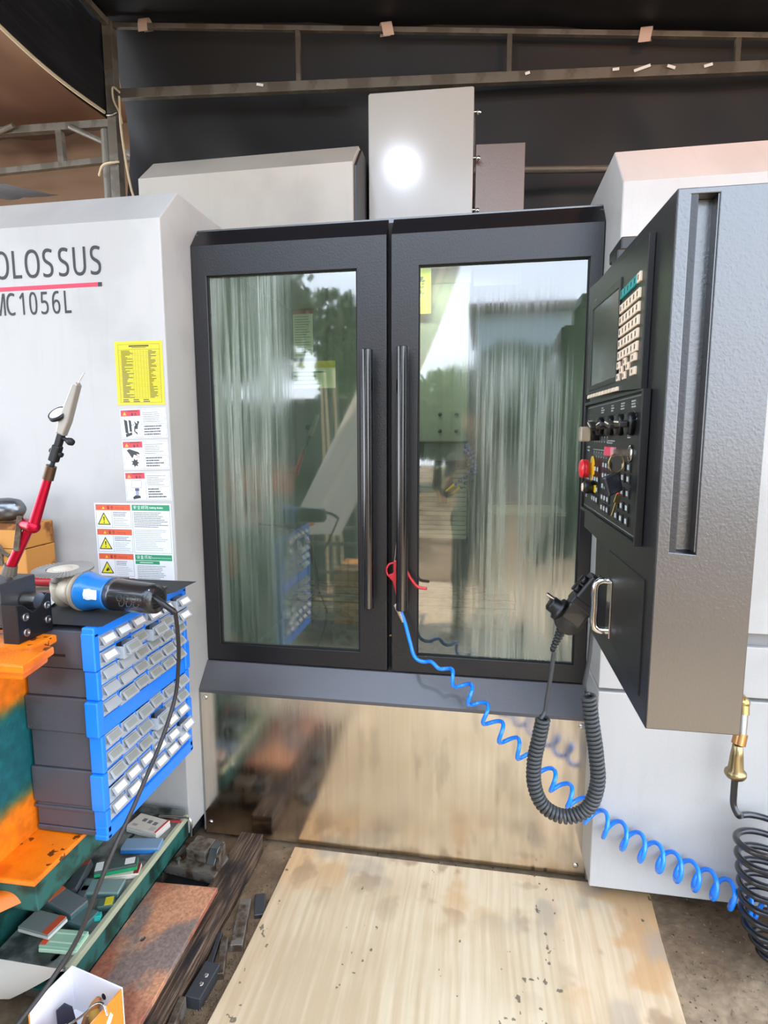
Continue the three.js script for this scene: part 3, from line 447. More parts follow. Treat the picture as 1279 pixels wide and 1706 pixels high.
  warn(1.2485, -1.0165, 0.026, (c, w, h) => { c.strokeStyle = '#8a8aa0'; c.lineWidth = 3; c.strokeRect(58, 70, 86, 58); c.fillStyle = '#5a5a72'; c.fillRect(84, 132, 36, 22); c.fillStyle = '#a8a8c0'; c.fillRect(88, 154, 28, 40); poly(c, [[60, 206], [84, 190], [126, 194], [130, 212], [66, 222]], '#2f3534'); }, 'warning sticker showing a spindle with a tool');
  stick(0.262, 0.36, -1.0735, 1.014, 0.006, (c, w, h) => {
    c.fillStyle = '#f4f6f5'; c.fillRect(0, 0, w, h); const k = w / 640;
    const warnBox = (y, head, mark, big) => { c.fillStyle = head; c.fillRect(12 * k, y, 292 * k, 44 * k); c.strokeStyle = '#70758a'; c.lineWidth = 2; c.strokeRect(12 * k, y, 292 * k, 176 * k); c.fillRect(150 * k, y + 44 * k, 0, 0); c.fillStyle = '#70758a'; c.fillRect(144 * k, y + 46 * k, 2, 128 * k); triangle(c, 76 * k, y + 24 * k, 22 * k, '#f7d23c', '#c98a20'); glyphs(c, big, 106 * k, y + 10 * k, 25 * k, mark === 'd' ? '#fff' : '#7a2418'); c.fillStyle = mark === 'd' ? '#fde' : '#b03a20'; c.font = `${20 * k}px sans-serif`; c.fillText(mark === 'd' ? 'Danger' : 'Warning', 176 * k, y + 32 * k); triangle(c, 76 * k, y + 112 * k, 84 * k, '#f4ea2c', '#2c2c2c', mark); lines(c, 156 * k, y + 58 * k, 140 * k, 3, 13 * k, '#3a4050', y | 0, 5); lines(c, 156 * k, y + 104 * k, 140 * k, 5, 14 * k, '#9499a4', y + 3 | 0, 4); };
    warnBox(12 * k, '#f0643c', '!', 'jing gao'); warnBox(204 * k, '#f0643c', '!', 'jing gao'); warnBox(396 * k, '#f0643c', 'hand', 'jing gao'); warnBox(588 * k, '#e0404c', 'd', 'wei xian');
    c.fillStyle = '#2f9e6c'; c.fillRect(318 * k, 12 * k, 310 * k, 44 * k); glyphs(c, 'an quan gui ze', 330 * k, 18 * k, 26 * k, '#fff'); c.fillStyle = '#fff'; c.font = `bold ${19 * k}px sans-serif`; c.fillText('Safety Rules', 462 * k, 40 * k);
    c.strokeStyle = '#78a08c'; c.strokeRect(318 * k, 12 * k, 310 * k, 372 * k); lines(c, 330 * k, 70 * k, 286 * k, 9, 13.5 * k, '#353f3c', 4, 5); lines(c, 330 * k, 204 * k, 286 * k, 12, 14 * k, '#959c99', 9, 4);
    c.fillStyle = '#2f9e6c'; c.fillRect(318 * k, 396 * k, 310 * k, 46 * k); glyphs(c, 'she bei xu zhi', 332 * k, 404 * k, 26 * k, '#fff'); c.fillStyle = '#e4f4ea'; c.font = `${15 * k}px sans-serif`; c.fillText('Equipment instructions', 462 * k, 426 * k); c.fillStyle = '#2f9e6c'; c.fillRect(318 * k, 446 * k, 204 * k, 26 * k); c.fillStyle = '#cfe9da'; c.fillRect(356 * k, 456 * k, 110 * k, 7 * k);
    c.strokeRect(318 * k, 396 * k, 310 * k, 460 * k); lines(c, 332 * k, 484 * k, 284 * k, 26, 14 * k, '#5c6864', 12, 5);
  }, 640, 'large white sheet of orange warnings and green safety rules');
}

// ---------------------------------------------------------------- swing-out operator console
const cons = thing('control_console', 'tall black operator console hung at the right of the doors, keypad on its left face', 'control panel', [0, 0, 0]);
{
  const m = (n, g, a, l) => mesh(cons, n, g, a, l), x0 = 0.268, x1 = 0.409;
  // left cheek with the notch that carries the handwheel pendant, then the full body with its grip channel
  const cheek = [[0.088, 1.772], [0.7, 1.75], [0.7, 0.932], [0.235, 0.932], [0.21, 1.06], [0.345, 1.075], [0.348, 1.16], [0.072, 1.164]];
  const body = join(profile(cheek, x0, x0 + 0.03, 0.002), profile([[0.088, 1.772], [0.675, 1.75], [0.675, 0.933], [0.235, 0.933], [0.205, 0.97], [0.09, 1.04], [0.085, 1.16]], x0 + 0.03, x1, 0.002));
  // front sheet with the channel cut out of it
  const face = extrude([[x0 + 0.001, 0.932], [x1, 0.932], [x1, 1.75], [x0 + 0.001, 1.75]], 0.026, 0.0015, [[[0.2875, 1.222], [0.2875, 1.741], [0.3255, 1.741], [0.3255, 1.219]]]).translate(0, 0, 0.675);
  m('housing', body, mat.doorBlack); m('front_sheet', face, mat.black, 'textured glossy front sheet with a long grip channel');
  m('grip_channel', join(box(0.2877, 0.3253, 1.2225, 1.7408, 0.676, 0.6785, 0.0005), box(0.2877, 0.2897, 1.2225, 1.7408, 0.6785, 0.6995, 0.0005), box(0.3233, 0.3253, 1.2225, 1.7408, 0.6785, 0.6995, 0.0005)), mat.black);
  m('swing_arm', join(box(0.3, 0.34, 1.775, 1.83, 0.1, 0.16, 0.004), box(0.31, 0.36, 1.83, 1.86, 0.02, 0.15, 0.004)), mat.blackFlat);
  // display unit
  const dp = m('display_unit', profile([[0.075, 1.764], [0.606, 1.722], [0.603, 1.477], [0.085, 1.502]], x0 - 0.011, x0, 0.0012), P(0x0e0f10, 0.4, 0, { clearcoat: 0.2, clearcoatRoughness: 0.25 }), 'display unit with a dark screen and beige keys');
  const s = (n, g, a, l) => mesh(dp, n, g, a, l), xf = x0 - 0.011;
  s('screen_bezel', profile([[0.128, 1.716], [0.432, 1.699], [0.432, 1.505], [0.138, 1.508]], xf - 0.003, xf + 0.002, 0.001, [[[0.15, 1.697], [0.156, 1.519], [0.422, 1.515], [0.418, 1.683]]]), mat.blackFlat);
  s('screen', profile([[0.15, 1.697], [0.418, 1.683], [0.422, 1.515], [0.156, 1.519]], xf - 0.0012, xf + 0.001, 0.0005), P(0x3e4138, 0.12, 0, { clearcoat: 1, clearcoatRoughness: 0.08 }), 'dark greenish switched-off screen');
  const key = (z, y, w = 0.0205, h = 0.0165, a = mat.cream, mark = 1) => { const k = s('key', box(xf - 0.004, xf + 0.001, y - h / 2, y + h / 2, z - w / 2, z + w / 2, 0.0012), a); return k; };
  const inkK = [];
  const rowsY = [1.664, 1.6375, 1.6155, 1.594, 1.5725, 1.551];
  rowsY.forEach((y, r) => { for (let c = 0; c < 6; c++) { key(0.4475 + c * 0.0238, y, 0.0205, 0.0165, r === 0 && c < 5 ? mat.keyTeal : mat.cream); inkK.push(box(xf - 0.0046, xf - 0.0038, y - 0.004, y + 0.004, 0.4455 + c * 0.0238, 0.4495 + c * 0.0238, 0.0001)); } });
  for (const [z, y, w] of [[0.445, 1.533], [0.493, 1.5345], [0.5555, 1.5345, 0.034], [0.469, 1.5225], [0.517, 1.524], [0.445, 1.511], [0.493, 1.51], [0.5555, 1.511, 0.034]]) { key(z, y, w ?? 0.0205, 0.014); inkK.push(box(xf - 0.0046, xf - 0.0038, y - 0.003, y + 0.003, z - 0.002, z + 0.002, 0.0001)); }
  for (let c = 0; c < 10; c++) key(0.137 + c * 0.0332, 1.4945 - 0.0005 * c, 0.022, 0.0085);
  s('key_print', join(inkK), mat.ink);
  s('maker_plate', box(xf - 0.0016, xf + 0.001, 1.709, 1.716, 0.134, 0.172, 0.0004), mat.steel);
  // switch panel
  const W = 1024, H = 512, z0 = 0.1, z1 = 0.624, y0 = 1.222, y1 = 1.4725;
  const print = picture(W, H, (c) => {
    c.fillStyle = '#0a0b0c'; c.fillRect(0, 0, W, H); c.strokeStyle = '#8c9090'; c.lineWidth = 3; c.strokeRect(12, 10, W - 28, H - 22);
    const X = (z) => (z - z0) / (z1 - z0) * W, Y = (y) => (y1 - y) / (y1 - y0) * H; c.fillStyle = '#c8cccc'; c.strokeStyle = '#c8cccc';
    [[0.29, 5], [0.39, 5], [0.475, 5], [0.555, 7]].forEach(([z, n], i) => { c.lineWidth = 3; for (let k = 0; k < n; k++) { const a = PI * (0.12 + 0.76 * k / (n - 1)); c.beginPath(); c.moveTo(X(z) + 30 * Math.cos(a), Y(1.422) - 26 * Math.sin(a)); c.lineTo(X(z) + 52 * Math.cos(a), Y(1.422) - 44 * Math.sin(a)); c.stroke(); } lines(c, X(z) - 34, Y(1.462), 70, 3, 10, '#b8bcbc', i + 1, 6); });
    c.font = 'bold 26px sans-serif'; c.fillStyle = '#cfd3d3'; c.fillText('Dynamic', 30, Y(1.43)); c.fillStyle = '#3a4444'; c.fillRect(30, Y(1.452), 80, 6);
    for (const r of [1.392, 1.358]) { lines(c, X(0.2), Y(r + 0.012), 250, 1, 8, '#aeb4b4', r * 99 | 0, 5); for (let k = 0; k < 6; k++) { c.lineWidth = 3; c.beginPath(); c.arc(X(0.213 + k * 0.027), Y(r), 12, 0, 7); c.stroke(); } }
    lines(c, X(0.35), Y(1.391), 150, 2, 9, '#b8bcbc', 7, 5); lines(c, X(0.52), Y(1.407), 60, 3, 9, '#b8bcbc', 9, 5); lines(c, X(0.12), Y(1.375), 80, 2, 16, '#b8bcbc', 3, 9); lines(c, X(0.12), Y(1.262), 80, 3, 10, '#b8bcbc', 5, 6); lines(c, X(0.12), Y(1.297), 90, 1, 10, '#b8bcbc', 6, 6);
  });
  const g = new THREE.BoxGeometry(0.008, y1 - y0, z1 - z0); // its left face carries the print
  g.translate(x0 - 0.004, (y0 + y1) / 2, (z0 + z1) / 2);
  const sp = m('switch_panel', g, P(0xffffff, 0.42, 0, { clearcoat: 0.15, clearcoatRoughness: 0.2, map: print }), 'switch panel with knobs, push buttons and an emergency stop');
  const q = (n, gg, a, l) => mesh(sp, n, gg, a, l), xp = x0 - 0.008;
  q('panel_rim', join(profile([[0.092, 1.482], [0.632, 1.4755], [0.628, 1.2155], [0.092, 1.213]], x0 - 0.014, x0 - 0.001, 0.001, [[[z0, y1 + 0.002], [z0, y0 - 0.001], [z1 - 0.003, y0 - 0.001], [z1 - 0.002, y1 - 0.001]]])), mat.blackFlat);
  const onFace = (gg, z, y) => place(gg, [xp, y, z], 0, 0, PI / 2);   // lathe axis points out of the panel (-x)
  for (const [z, turn] of [[0.29, 0.3], [0.39, -0.1], [0.475, 0.15], [0.555, 0.05]]) {
    q('knob', join(onFace(lathe([[0, 0.012], [0.019, 0.012], [0.02, 0.008], [0.021, 0], [0, 0]], 24), z, 1.421), place(cbox(0.016, 0.011, 0.042, 0.003), [xp - 0.02, 1.421, z], turn)), mat.blackFlat);
    q('knob_pointer', place(cbox(0.001, 0.0025, 0.034, 0.0003), [xp - 0.0285, 1.4245, z], turn), mat.cream);
  }
  q('push_button', join(onFace(lathe([[0, 0.02], [0.014, 0.02], [0.016, 0.017], [0.016, 0], [0, 0]], 20), 0.255, 1.405)), mat.blackFlat);
  q('button_cap', place(cbox(0.023, 0.034, 0.034, 0.005, 2), [xp - 0.0305, 1.404, 0.255]), P(0xd8c4a8, 0.2, 0, { transmission: 0.6, thickness: 0.01, ior: 1.45 }), 'clear cream push button guard');
  q('emergency_collar', onFace(lathe([[0, 0.02], [0.012, 0.02], [0.013, 0.01], [0.03, 0.004], [0.031, 0], [0, 0]], 32).scale(1, 0.7, 1), 0.205, 1.323), P(0xd9a520, 0.4, 0, { clearcoat: 0.3 }));
  q('emergency_stop', onFace(lathe([[0, 0.05], [0.012, 0.049], [0.02, 0.045], [0.0225, 0.039], [0.0225, 0.034], [0.0205, 0.032], [0.0225, 0.03], [0.0215, 0.018], [0.014, 0.016], [0, 0.016]], 32).scale(1, 0.64, 1), 0.205, 1.323), P(0xd81f2a, 0.35, 0, { clearcoat: 0.5 }), 'red mushroom emergency stop');
  q('selector_switch', onFace(lathe([[0, 0.03], [0.013, 0.03], [0.0155, 0.026], [0.0155, 0], [0, 0]], 20).scale(1, 0.8, 1), 0.228, 1.281), mat.blackFlat);
  q('button_cap', onFace(lathe([[0, 0.035], [0.009, 0.0345], [0.011, 0.03], [0, 0.03]], 20).scale(1, 0.8, 1), 0.228, 1.281), mat.cream);
  for (const [z, a] of [[0.362, 0xd83050], [0.392, 0xd83050], [0.424, 0xd08a90]]) q('indicator_button', box(xp - 0.006, xp + 0.001, 1.359, 1.378, z - 0.0125, z + 0.0125, 0.0015), M(a, 0.3));
  const pads = []; for (const [zs, ys] of [[[0.225, 0.25, 0.276], [1.325, 1.302, 1.279, 1.256]], [[0.335, 0.362, 0.39], [1.338, 1.316, 1.293, 1.269, 1.247]], [[0.47, 0.51, 0.55], [1.344, 1.323, 1.297, 1.271, 1.247]]])
    for (const y of ys) for (const z of zs) { const col = z === 0.25 && y === 1.279 ? 0xe0b810 : z === 0.47 && y === 1.297 ? 0xe03a3a : 0; if (!col && (z === 0.47 && y > 1.33)) continue; q('push_key', box(xp - 0.003, xp + 0.001, y - 0.0085, y + 0.0085, z - 0.0095, z + 0.0095, 0.001), col ? M(col, 0.4) : mat.blackFlat); if (!col) pads.push(box(xp - 0.0036, xp - 0.0028, y - 0.004, y + 0.005, z - 0.0062, z - 0.001, 0.0001), box(xp - 0.0036, xp - 0.0028, y - 0.004, y + 0.005, z + 0.001, z + 0.0055, 0.0001)); }
  q('key_print', join(pads), M(0xb6bcba, 0.5));
  q('key_switch', onFace(lathe([[0, 0.006], [0.006, 0.006], [0.014, 0.004], [0.016, 0], [0, 0]], 24), 0.553, 1.369), mat.chrome);
  q('key_switch_bit', place(cbox(0.026, 0.013, 0.004, 0.001), [xp - 0.017, 1.37, 0.553]), mat.oldSteel);
  // storage door below
  m('storage_door', profile([[0.39, 1.163], [0.657, 1.166], [0.657, 0.967], [0.43, 0.985], [0.39, 1.0]], x0 - 0.0025, x0 + 0.002, 0.001), mat.blackFlat);
  m('pull_handle', join(tube([[x0, 1.1, 0.4], [x0 - 0.016, 1.1, 0.4], [x0 - 0.026, 1.092, 0.4], [x0 - 0.028, 1.05, 0.4], [x0 - 0.026, 1.0, 0.4], [x0 - 0.016, 0.993, 0.4], [x0, 0.993, 0.4]], 0.0075, 40, 10), box(x0 - 0.006, x0 - 0.002, 0.988, 1.108, 0.405, 0.44, 0.002)), mat.chrome, 'chrome pull handle');
}
// key fob hanging from the key switch
{
  const t = thing('key_ring', 'key ring with a dark fob hanging from the switch panel', 'keys', [0.236, 1.352, 0.553]);
  const ring = new THREE.TorusGeometry(0.0165, 0.0015, 8, 28); place(ring, [0.0, 0, 0], 0, 0.5, 0); mesh(t, 'ring', flat(ring), mat.brass);
  mesh(t, 'fob', place(cbox(0.034, 0.038, 0.01, 0.004, 2), [-0.002, -0.038, -0.012], 0, 0.5, 0.35), P(0x22232a, 0.4, 0, { clearcoat: 0.4 }));
  mesh(t, 'spare_key', place(join(cbox(0.012, 0.016, 0.002, 0.0006), cbox(0.005, 0.026, 0.002, 0.0006).translate(0, -0.02, 0)), [0.006, -0.064, -0.004], 0, 0.4, -0.3), mat.brass);
}
// handwheel pendant in the notch and its coiled cable
{
  const t = thing('handwheel_pendant', 'black handwheel remote hanging in the notch of the console', 'remote', [0.246, 0.988, 0.2]);
  // the axis of the body runs up to the right
  const T = (g, l) => { place(g, [0, 0, 0], 0, 0, -0.62); return g; };
  mesh(t, 'body', T(join(cbox(0.058, 0.13, 0.05, 0.008, 2).translate(0.0, 0.015, 0), cbox(0.062, 0.022, 0.052, 0.004).translate(0, 0.005, 0), lathe([[0, -0.03], [0.034, -0.026], [0.036, 0], [0.034, 0.022], [0, 0.024]], 24).rotateX(PI / 2).translate(0, -0.045, 0))), P(0x1b1b1d, 0.42, 0, { clearcoat: 0.2 }));
  const wheel = T(join(place(lathe([[0, 0.034], [0.016, 0.034], [0.0195, 0.03], [0.02, 0.012], [0.028, 0.01], [0.029, 0.002], [0, 0]], 28), [-0.03, -0.038, 0.008], 0, 0, PI / 2)), 0);
  const hw = mesh(t, 'handwheel', wheel, mat.blackFlat, 'round black handwheel');
  mesh(hw, 'crank_grip', T(join(place(rod([0, 0, 0], [0, 0.022, 0], 0.0045, 12), [-0.062, -0.024, 0.012], 0, 0, PI / 2), place(rod([0, 0, 0], [0, 0.01, 0], 0.005, 12), [-0.062, -0.03, -0.008], 0, 0, PI / 2))), mat.chrome);
  for (const y of [0.03, 0.056]) mesh(t, 'selector_knob', T(join(place(lathe([[0, 0.013], [0.009, 0.013], [0.011, 0.009], [0.011, 0], [0, 0]], 18), [-0.028, y, 0.008], 0, 0, PI / 2), place(cbox(0.008, 0.02, 0.006, 0.002), [-0.042, y, 0.008]))), mat.blackFlat);
  mesh(t, 'hook', T(join(cbox(0.03, 0.03, 0.014, 0.003).translate(0.03, 0.085, 0), cbox(0.012, 0.03, 0.03, 0.003).translate(0.035, 0.06, -0.01))), mat.blackFlat);
  const boot = []; for (let i = 0; i < 7; i++) boot.push([0.0125 - 0.0009 * i, -0.07 - i * 0.0085], [0.0125 - 0.0009 * i, -0.074 - i * 0.0085], [0.0085 - 0.0006 * i, -0.0745 - i * 0.0085], [0.0085 - 0.0006 * i, -0.0782 - i * 0.0085]);
  mesh(t, 'strain_relief', place(join(lathe([[0.0, -0.066], ...boot, [0, -0.132]], 16)), [0.0, 0, 0.0], 0, 0, -0.36).translate(-0.018, 0.0, 0), mat.blackFlat);
  const c = thing('coiled_cable', 'black coiled cable looping down below the handwheel remote', 'cable', [0.2, 0.6, 0.2]);
  const rel = (l) => l.map(([x, y, z]) => [x - 0.2, y - 0.6, z - 0.2]);
  mesh(c, 'straight_lead', join(tube(rel([[0.187, 0.862, 0.2], [0.182, 0.8, 0.2], [0.174, 0.735, 0.2], [0.171, 0.705, 0.2], [0.162, 0.692, 0.208]]), 0.0052, 24, 8), tube(rel([[0.287, 1.06, 0.2], [0.285, 1.0, 0.205], [0.276, 0.95, 0.206], [0.271, 0.85, 0.205], [0.264, 0.785, 0.2], [0.268, 0.765, 0.19]]), 0.0052, 30, 8)), mat.cordGrey);
  const path = rel([[0.168, 0.694, 0.2], [0.16, 0.64, 0.2], [0.149, 0.57, 0.2], [0.152, 0.5, 0.2], [0.178, 0.446, 0.2], [0.228, 0.424, 0.2], [0.283, 0.45, 0.2], [0.306, 0.52, 0.2], [0.3, 0.6, 0.2], [0.285, 0.69, 0.2], [0.274, 0.762, 0.2]]);
  mesh(c, 'coil', coil(path, 0.0145, 62, 0.0052, { n: 12, ends: 0.012 }), mat.cordGrey);
}

// ---------------------------------------------------------------- orange and teal machine bed on the left
{
  const t = thing('machine_bed', 'cast iron machine bed in orange and teal paint beside the grey panel', 'machine bed', [-1.1, 0, 0.4]);
  const m = (n, g, a, l) => mesh(t, n, g.translate(1.1, 0, -0.4), a, l);
  mat.orangePaint = P(0xf07c08, 0.42, 0, { clearcoat: 0.3, map: tex(256, 256, (u, v) => fbm(u, v, 8, 8, 211, 5) > 0.72 ? [110, 104, 98] : mix([255, 255, 255], [225, 200, 180], smooth(0.4, 0.7, fbm(u, v, 5, 5, 213, 4))), { rx: 0.3, ry: 0.3 }), bumpMap: bumpFine, bumpScale: 0.0005 });
  m('web', box(-1.29, -0.985, 0.505, 0.965, 0.16, 1.05, 0.004), mat.casting, 'teal web oversprayed orange at top and bottom');
  m('top_flange', join(extrude([[-1.35, -0.76], [-0.81, -0.76], [-0.828, -0.662], [-0.865, -0.655], [-0.872, -0.6], [-1.0, -0.59], [-1.35, -0.59]], 0.018, 0.004).rotateX(-PI / 2).translate(0, 0.972, 0), extrude([[-1.35, -0.752], [-0.82, -0.752], [-0.838, -0.668], [-1.0, -0.6], [-1.35, -0.6]], 0.016, 0.005).rotateX(-PI / 2).translate(0, 0.957, 0)), mat.orangePaint);
  m('bottom_flange', extrude([[-1.0, -0.715], [-0.872, -0.712], [-0.866, -0.2], [-1.0, -0.2]], 0.012, 0.003).rotateX(-PI / 2).translate(0, 0.4985, 0), mat.orangePaint);
  m('bed_side', box(-1.29, -0.876, 0.435, 0.4985, 0.21, 0.705, 0.004), mat.tealPaint, 'dark teal side of the bed below the orange flange');
  m('curled_paint', join(place(sheet(8, 10, (u, v) => [u * 0.09, 0.02 * Math.sin(v * 2.6), v * 0.055]), [-0.985, 0.47, 0.71], 0.5, 0.9, 0)), P(0xd06a10, 0.5, 0, { side: THREE.DoubleSide }), 'bent orange sheet edge');
  m('foot', box(-1.29, -1.16, 0.0, 0.435, 0.16, 0.95, 0.006), mat.tealPaint);
}
// vise block with the magnetic stand
{
  const t = thing('fixture_block', 'black steel fixture block with four socket screws on the orange flange', 'fixture', [-0.918, 0.99, 0.62]);
  mesh(t, 'angle_plate', extrude([[-0.047, 0], [0.047, 0], [0.047, 0.08], [0.036, 0.084], [0.014, 0.062], [-0.005, 0.055], [-0.03, 0.076], [-0.047, 0.08]], 0.036, 0.002).rotateY(PI / 2).translate(-0.018, 0, 0), mat.oxide);
  for (const [z, y] of [[0.026, 0.05], [0.026, 0.018], [-0.033, 0.058], [-0.033, 0.027]]) {
    const b = mesh(t, 'socket_screw', place(lathe([[0, 0.0008], [0.0035, 0.0008], [0.004, 0.003], [0.0075, 0.003], [0.0085, 0.002], [0.0085, 0]], 18), [0.018, y, z], 0, 0, -PI / 2), mat.steel); b.castShadow = true;
  }
  mesh(t, 'cross_block', box(-0.09, -0.0185, 0.035, 0.12, -0.05, 0.045, 0.003), mat.darkSteel);
  mesh(t, 'round_pin', rod([-0.016, 0.072, -0.016], [0.016, 0.072, -0.016], 0.017, 20), mat.steel);
}
{
  const t = thing('indicator_stand', 'red articulated arm stand carrying a dial test indicator', 'indicator stand', [-0.955, 1.11, 0.62]);
  const rl = (p) => [p[0] + 0.955, p[1] - 1.11, p[2] - 0.62], m = (n, g, a, l) => mesh(t, n, g, a, l);
  const A = rl([-0.953, 1.128, 0.62]), E = rl([-0.893, 1.226, 0.62]), F = rl([-0.875, 1.224, 0.633]), T = rl([-0.836, 1.318, 0.633]);
  m('swivel_foot', join(rod([0.0, 0.0, 0], [0.002, 0.012, 0], 0.006, 12), rod([0.001, 0.01, 0], [0.008, 0.03, 0], 0.0145, 22, 0.0125)), mat.oldSteel);
  m('lower_arm', rod([0.006, 0.024, 0], E, 0.0098, 20, 0.0092), mat.redMetal);
  m('elbow', join(rod([E[0] - 0.012, E[1], E[2] + 0.002], [F[0] + 0.004, F[1], F[2] + 0.006], 0.0125, 22), new THREE.SphereGeometry(0.0135, 20, 14).translate(F[0] + 0.002, F[1], F[2] + 0.004)), mat.redMetal);
  m('elbow_lever', place(join(cbox(0.011, 0.072, 0.007, 0.002)), [E[0] - 0.02, E[1] - 0.018, E[2] + 0.012], 0, 0.3, -0.18), mat.oldSteel);
  m('upper_arm', rod([F[0] + 0.002, F[1], F[2] + 0.004], T, 0.0105, 20, 0.0078), mat.redMetal);
  m('collar', rod(T, [T[0] + 0.0105, T[1] + 0.026, T[2]], 0.0105, 20, 0.0098), M(0x5a4636, 0.35, 0.8));
  const K = [T[0] + 0.013, T[1] + 0.03, T[2]], ang = -0.4;
  const onArm = (g, d) => place(g, [K[0] + Math.sin(-ang) * d, K[1] + Math.cos(ang) * d, K[2]], 0, 0, ang);
  m('clamp', join(onArm(rod([0, -0.01, 0], [0, 0.01, 0], 0.0045, 12), 0), onArm(cbox(0.016, 0.034, 0.016, 0.003), 0.022), onArm(cbox(0.012, 0.046, 0.012, 0.002), 0.055), onArm(rod([-0.012, 0, 0], [0.014, 0, 0], 0.005, 12), 0.024), onArm(rod([-0.004, 0, 0], [0.02, 0, 0], 0.004, 12), 0.056)), mat.oxide);
  m('clamp_knob', onArm(lathe([[0, -0.006], [0.006, -0.006], [0.0078, 0], [0.006, 0.006], [0, 0.006]], 16).rotateZ(PI / 2).translate(0.022, 0, 0), 0.056), mat.oxide);
  m('indicator_body', onArm(extrude([[-0.008, -0.05], [0.008, -0.05], [0.0105, -0.02], [0.007, 0.052], [0.002, 0.056], [-0.004, 0.05], [-0.01, -0.02]], 0.016, 0.0025).translate(0, 0, -0.008), 0.112), M(0xa09a90, 0.35, 0.45));
  const dial = m('dial', onArm(place(lathe([[0, 0.006], [0.015, 0.006], [0.0175, 0.007], [0.0185, 0.004], [0.0185, 0], [0, 0]], 28), [-0.016, -0.006, 0.0], 0.9, -0.5, 0), 0.1), mat.oxide); mesh(dial, 'dial_face', onArm(place(lathe([[0, 0.0068], [0.0145, 0.0068]], 28), [-0.016, -0.006, 0.0], 0.9, -0.5, 0), 0.1), mat.paper);
  m('stylus', onArm(rod([0.002, 0.05, 0], [0.0085, 0.079, 0], 0.0011, 8), 0.112), mat.chrome);
}
// wooden box and steel holder behind
{
  const t = thing('tool_case', 'worn tan wooden case with a metal latch standing against the grey panel', 'case', [-1.42, 0.9, 0.09]);
  const m = (n, g, a, l) => mesh(t, n, g, a, l);
  m('lower_half', profile([[0.06, 0.0], [0.06, 0.168], [-0.06, 0.168], [-0.06, 0.0]], -0.13, 0.088, 0.003), mat.kraft);
  m('lid', profile([[0.06, 0.17], [0.058, 0.225], [0.04, 0.24], [-0.06, 0.24], [-0.06, 0.17]], -0.13, 0.088, 0.003), mat.kraft);
  m('corner_plate', box(0.07, 0.0895, 0.205, 0.235, 0.035, 0.0605, 0.002), mat.oldSteel);
  const la = m('latch', join(box(-0.018, 0.012, 0.118, 0.162, 0.058, 0.066, 0.002), place(cbox(0.05, 0.012, 0.003, 0.001), [0.016, 0.162, 0.07], 0, 0.2, -0.6), tube([[-0.012, 0.18, 0.061], [-0.004, 0.188, 0.07], [0.01, 0.182, 0.07], [0.02, 0.164, 0.068]], 0.003, 14, 6)), mat.oldSteel);
  const s = thing('case_stand', 'dark steel base under the wooden case, mostly hidden by the bed', 'stand', [-1.42, 0, 0.08]);
  mesh(s, 'pedestal', join(box(-0.14, 0.07, 0.0, 0.9, -0.06, 0.05, 0.004), box(-0.14, 0.09, 0.88, 0.9, -0.07, 0.07, 0.003)), mat.tealPaint);
  const h = thing('tool_holder', 'grey steel tool holder lying on the wooden case', 'tool holder', [-1.44, 1.147, 0.1]);
  mesh(h, 'taper', place(lathe([[0, -0.06], [0.03, -0.06], [0.034, -0.05], [0.036, 0.02], [0.03, 0.05], [0.015, 0.066], [0, 0.068]], 28), [0, 0.033, 0], 0, 0, -PI / 2 + 0.05), mat.steelGrey);
  mesh(h, 'pull_stud', place(lathe([[0, 0.02], [0.012, 0.02], [0.014, 0], [0.014, -0.03], [0, -0.03]], 20), [-0.01, 0.014, 0.045], PI / 2), mat.kraft);
}
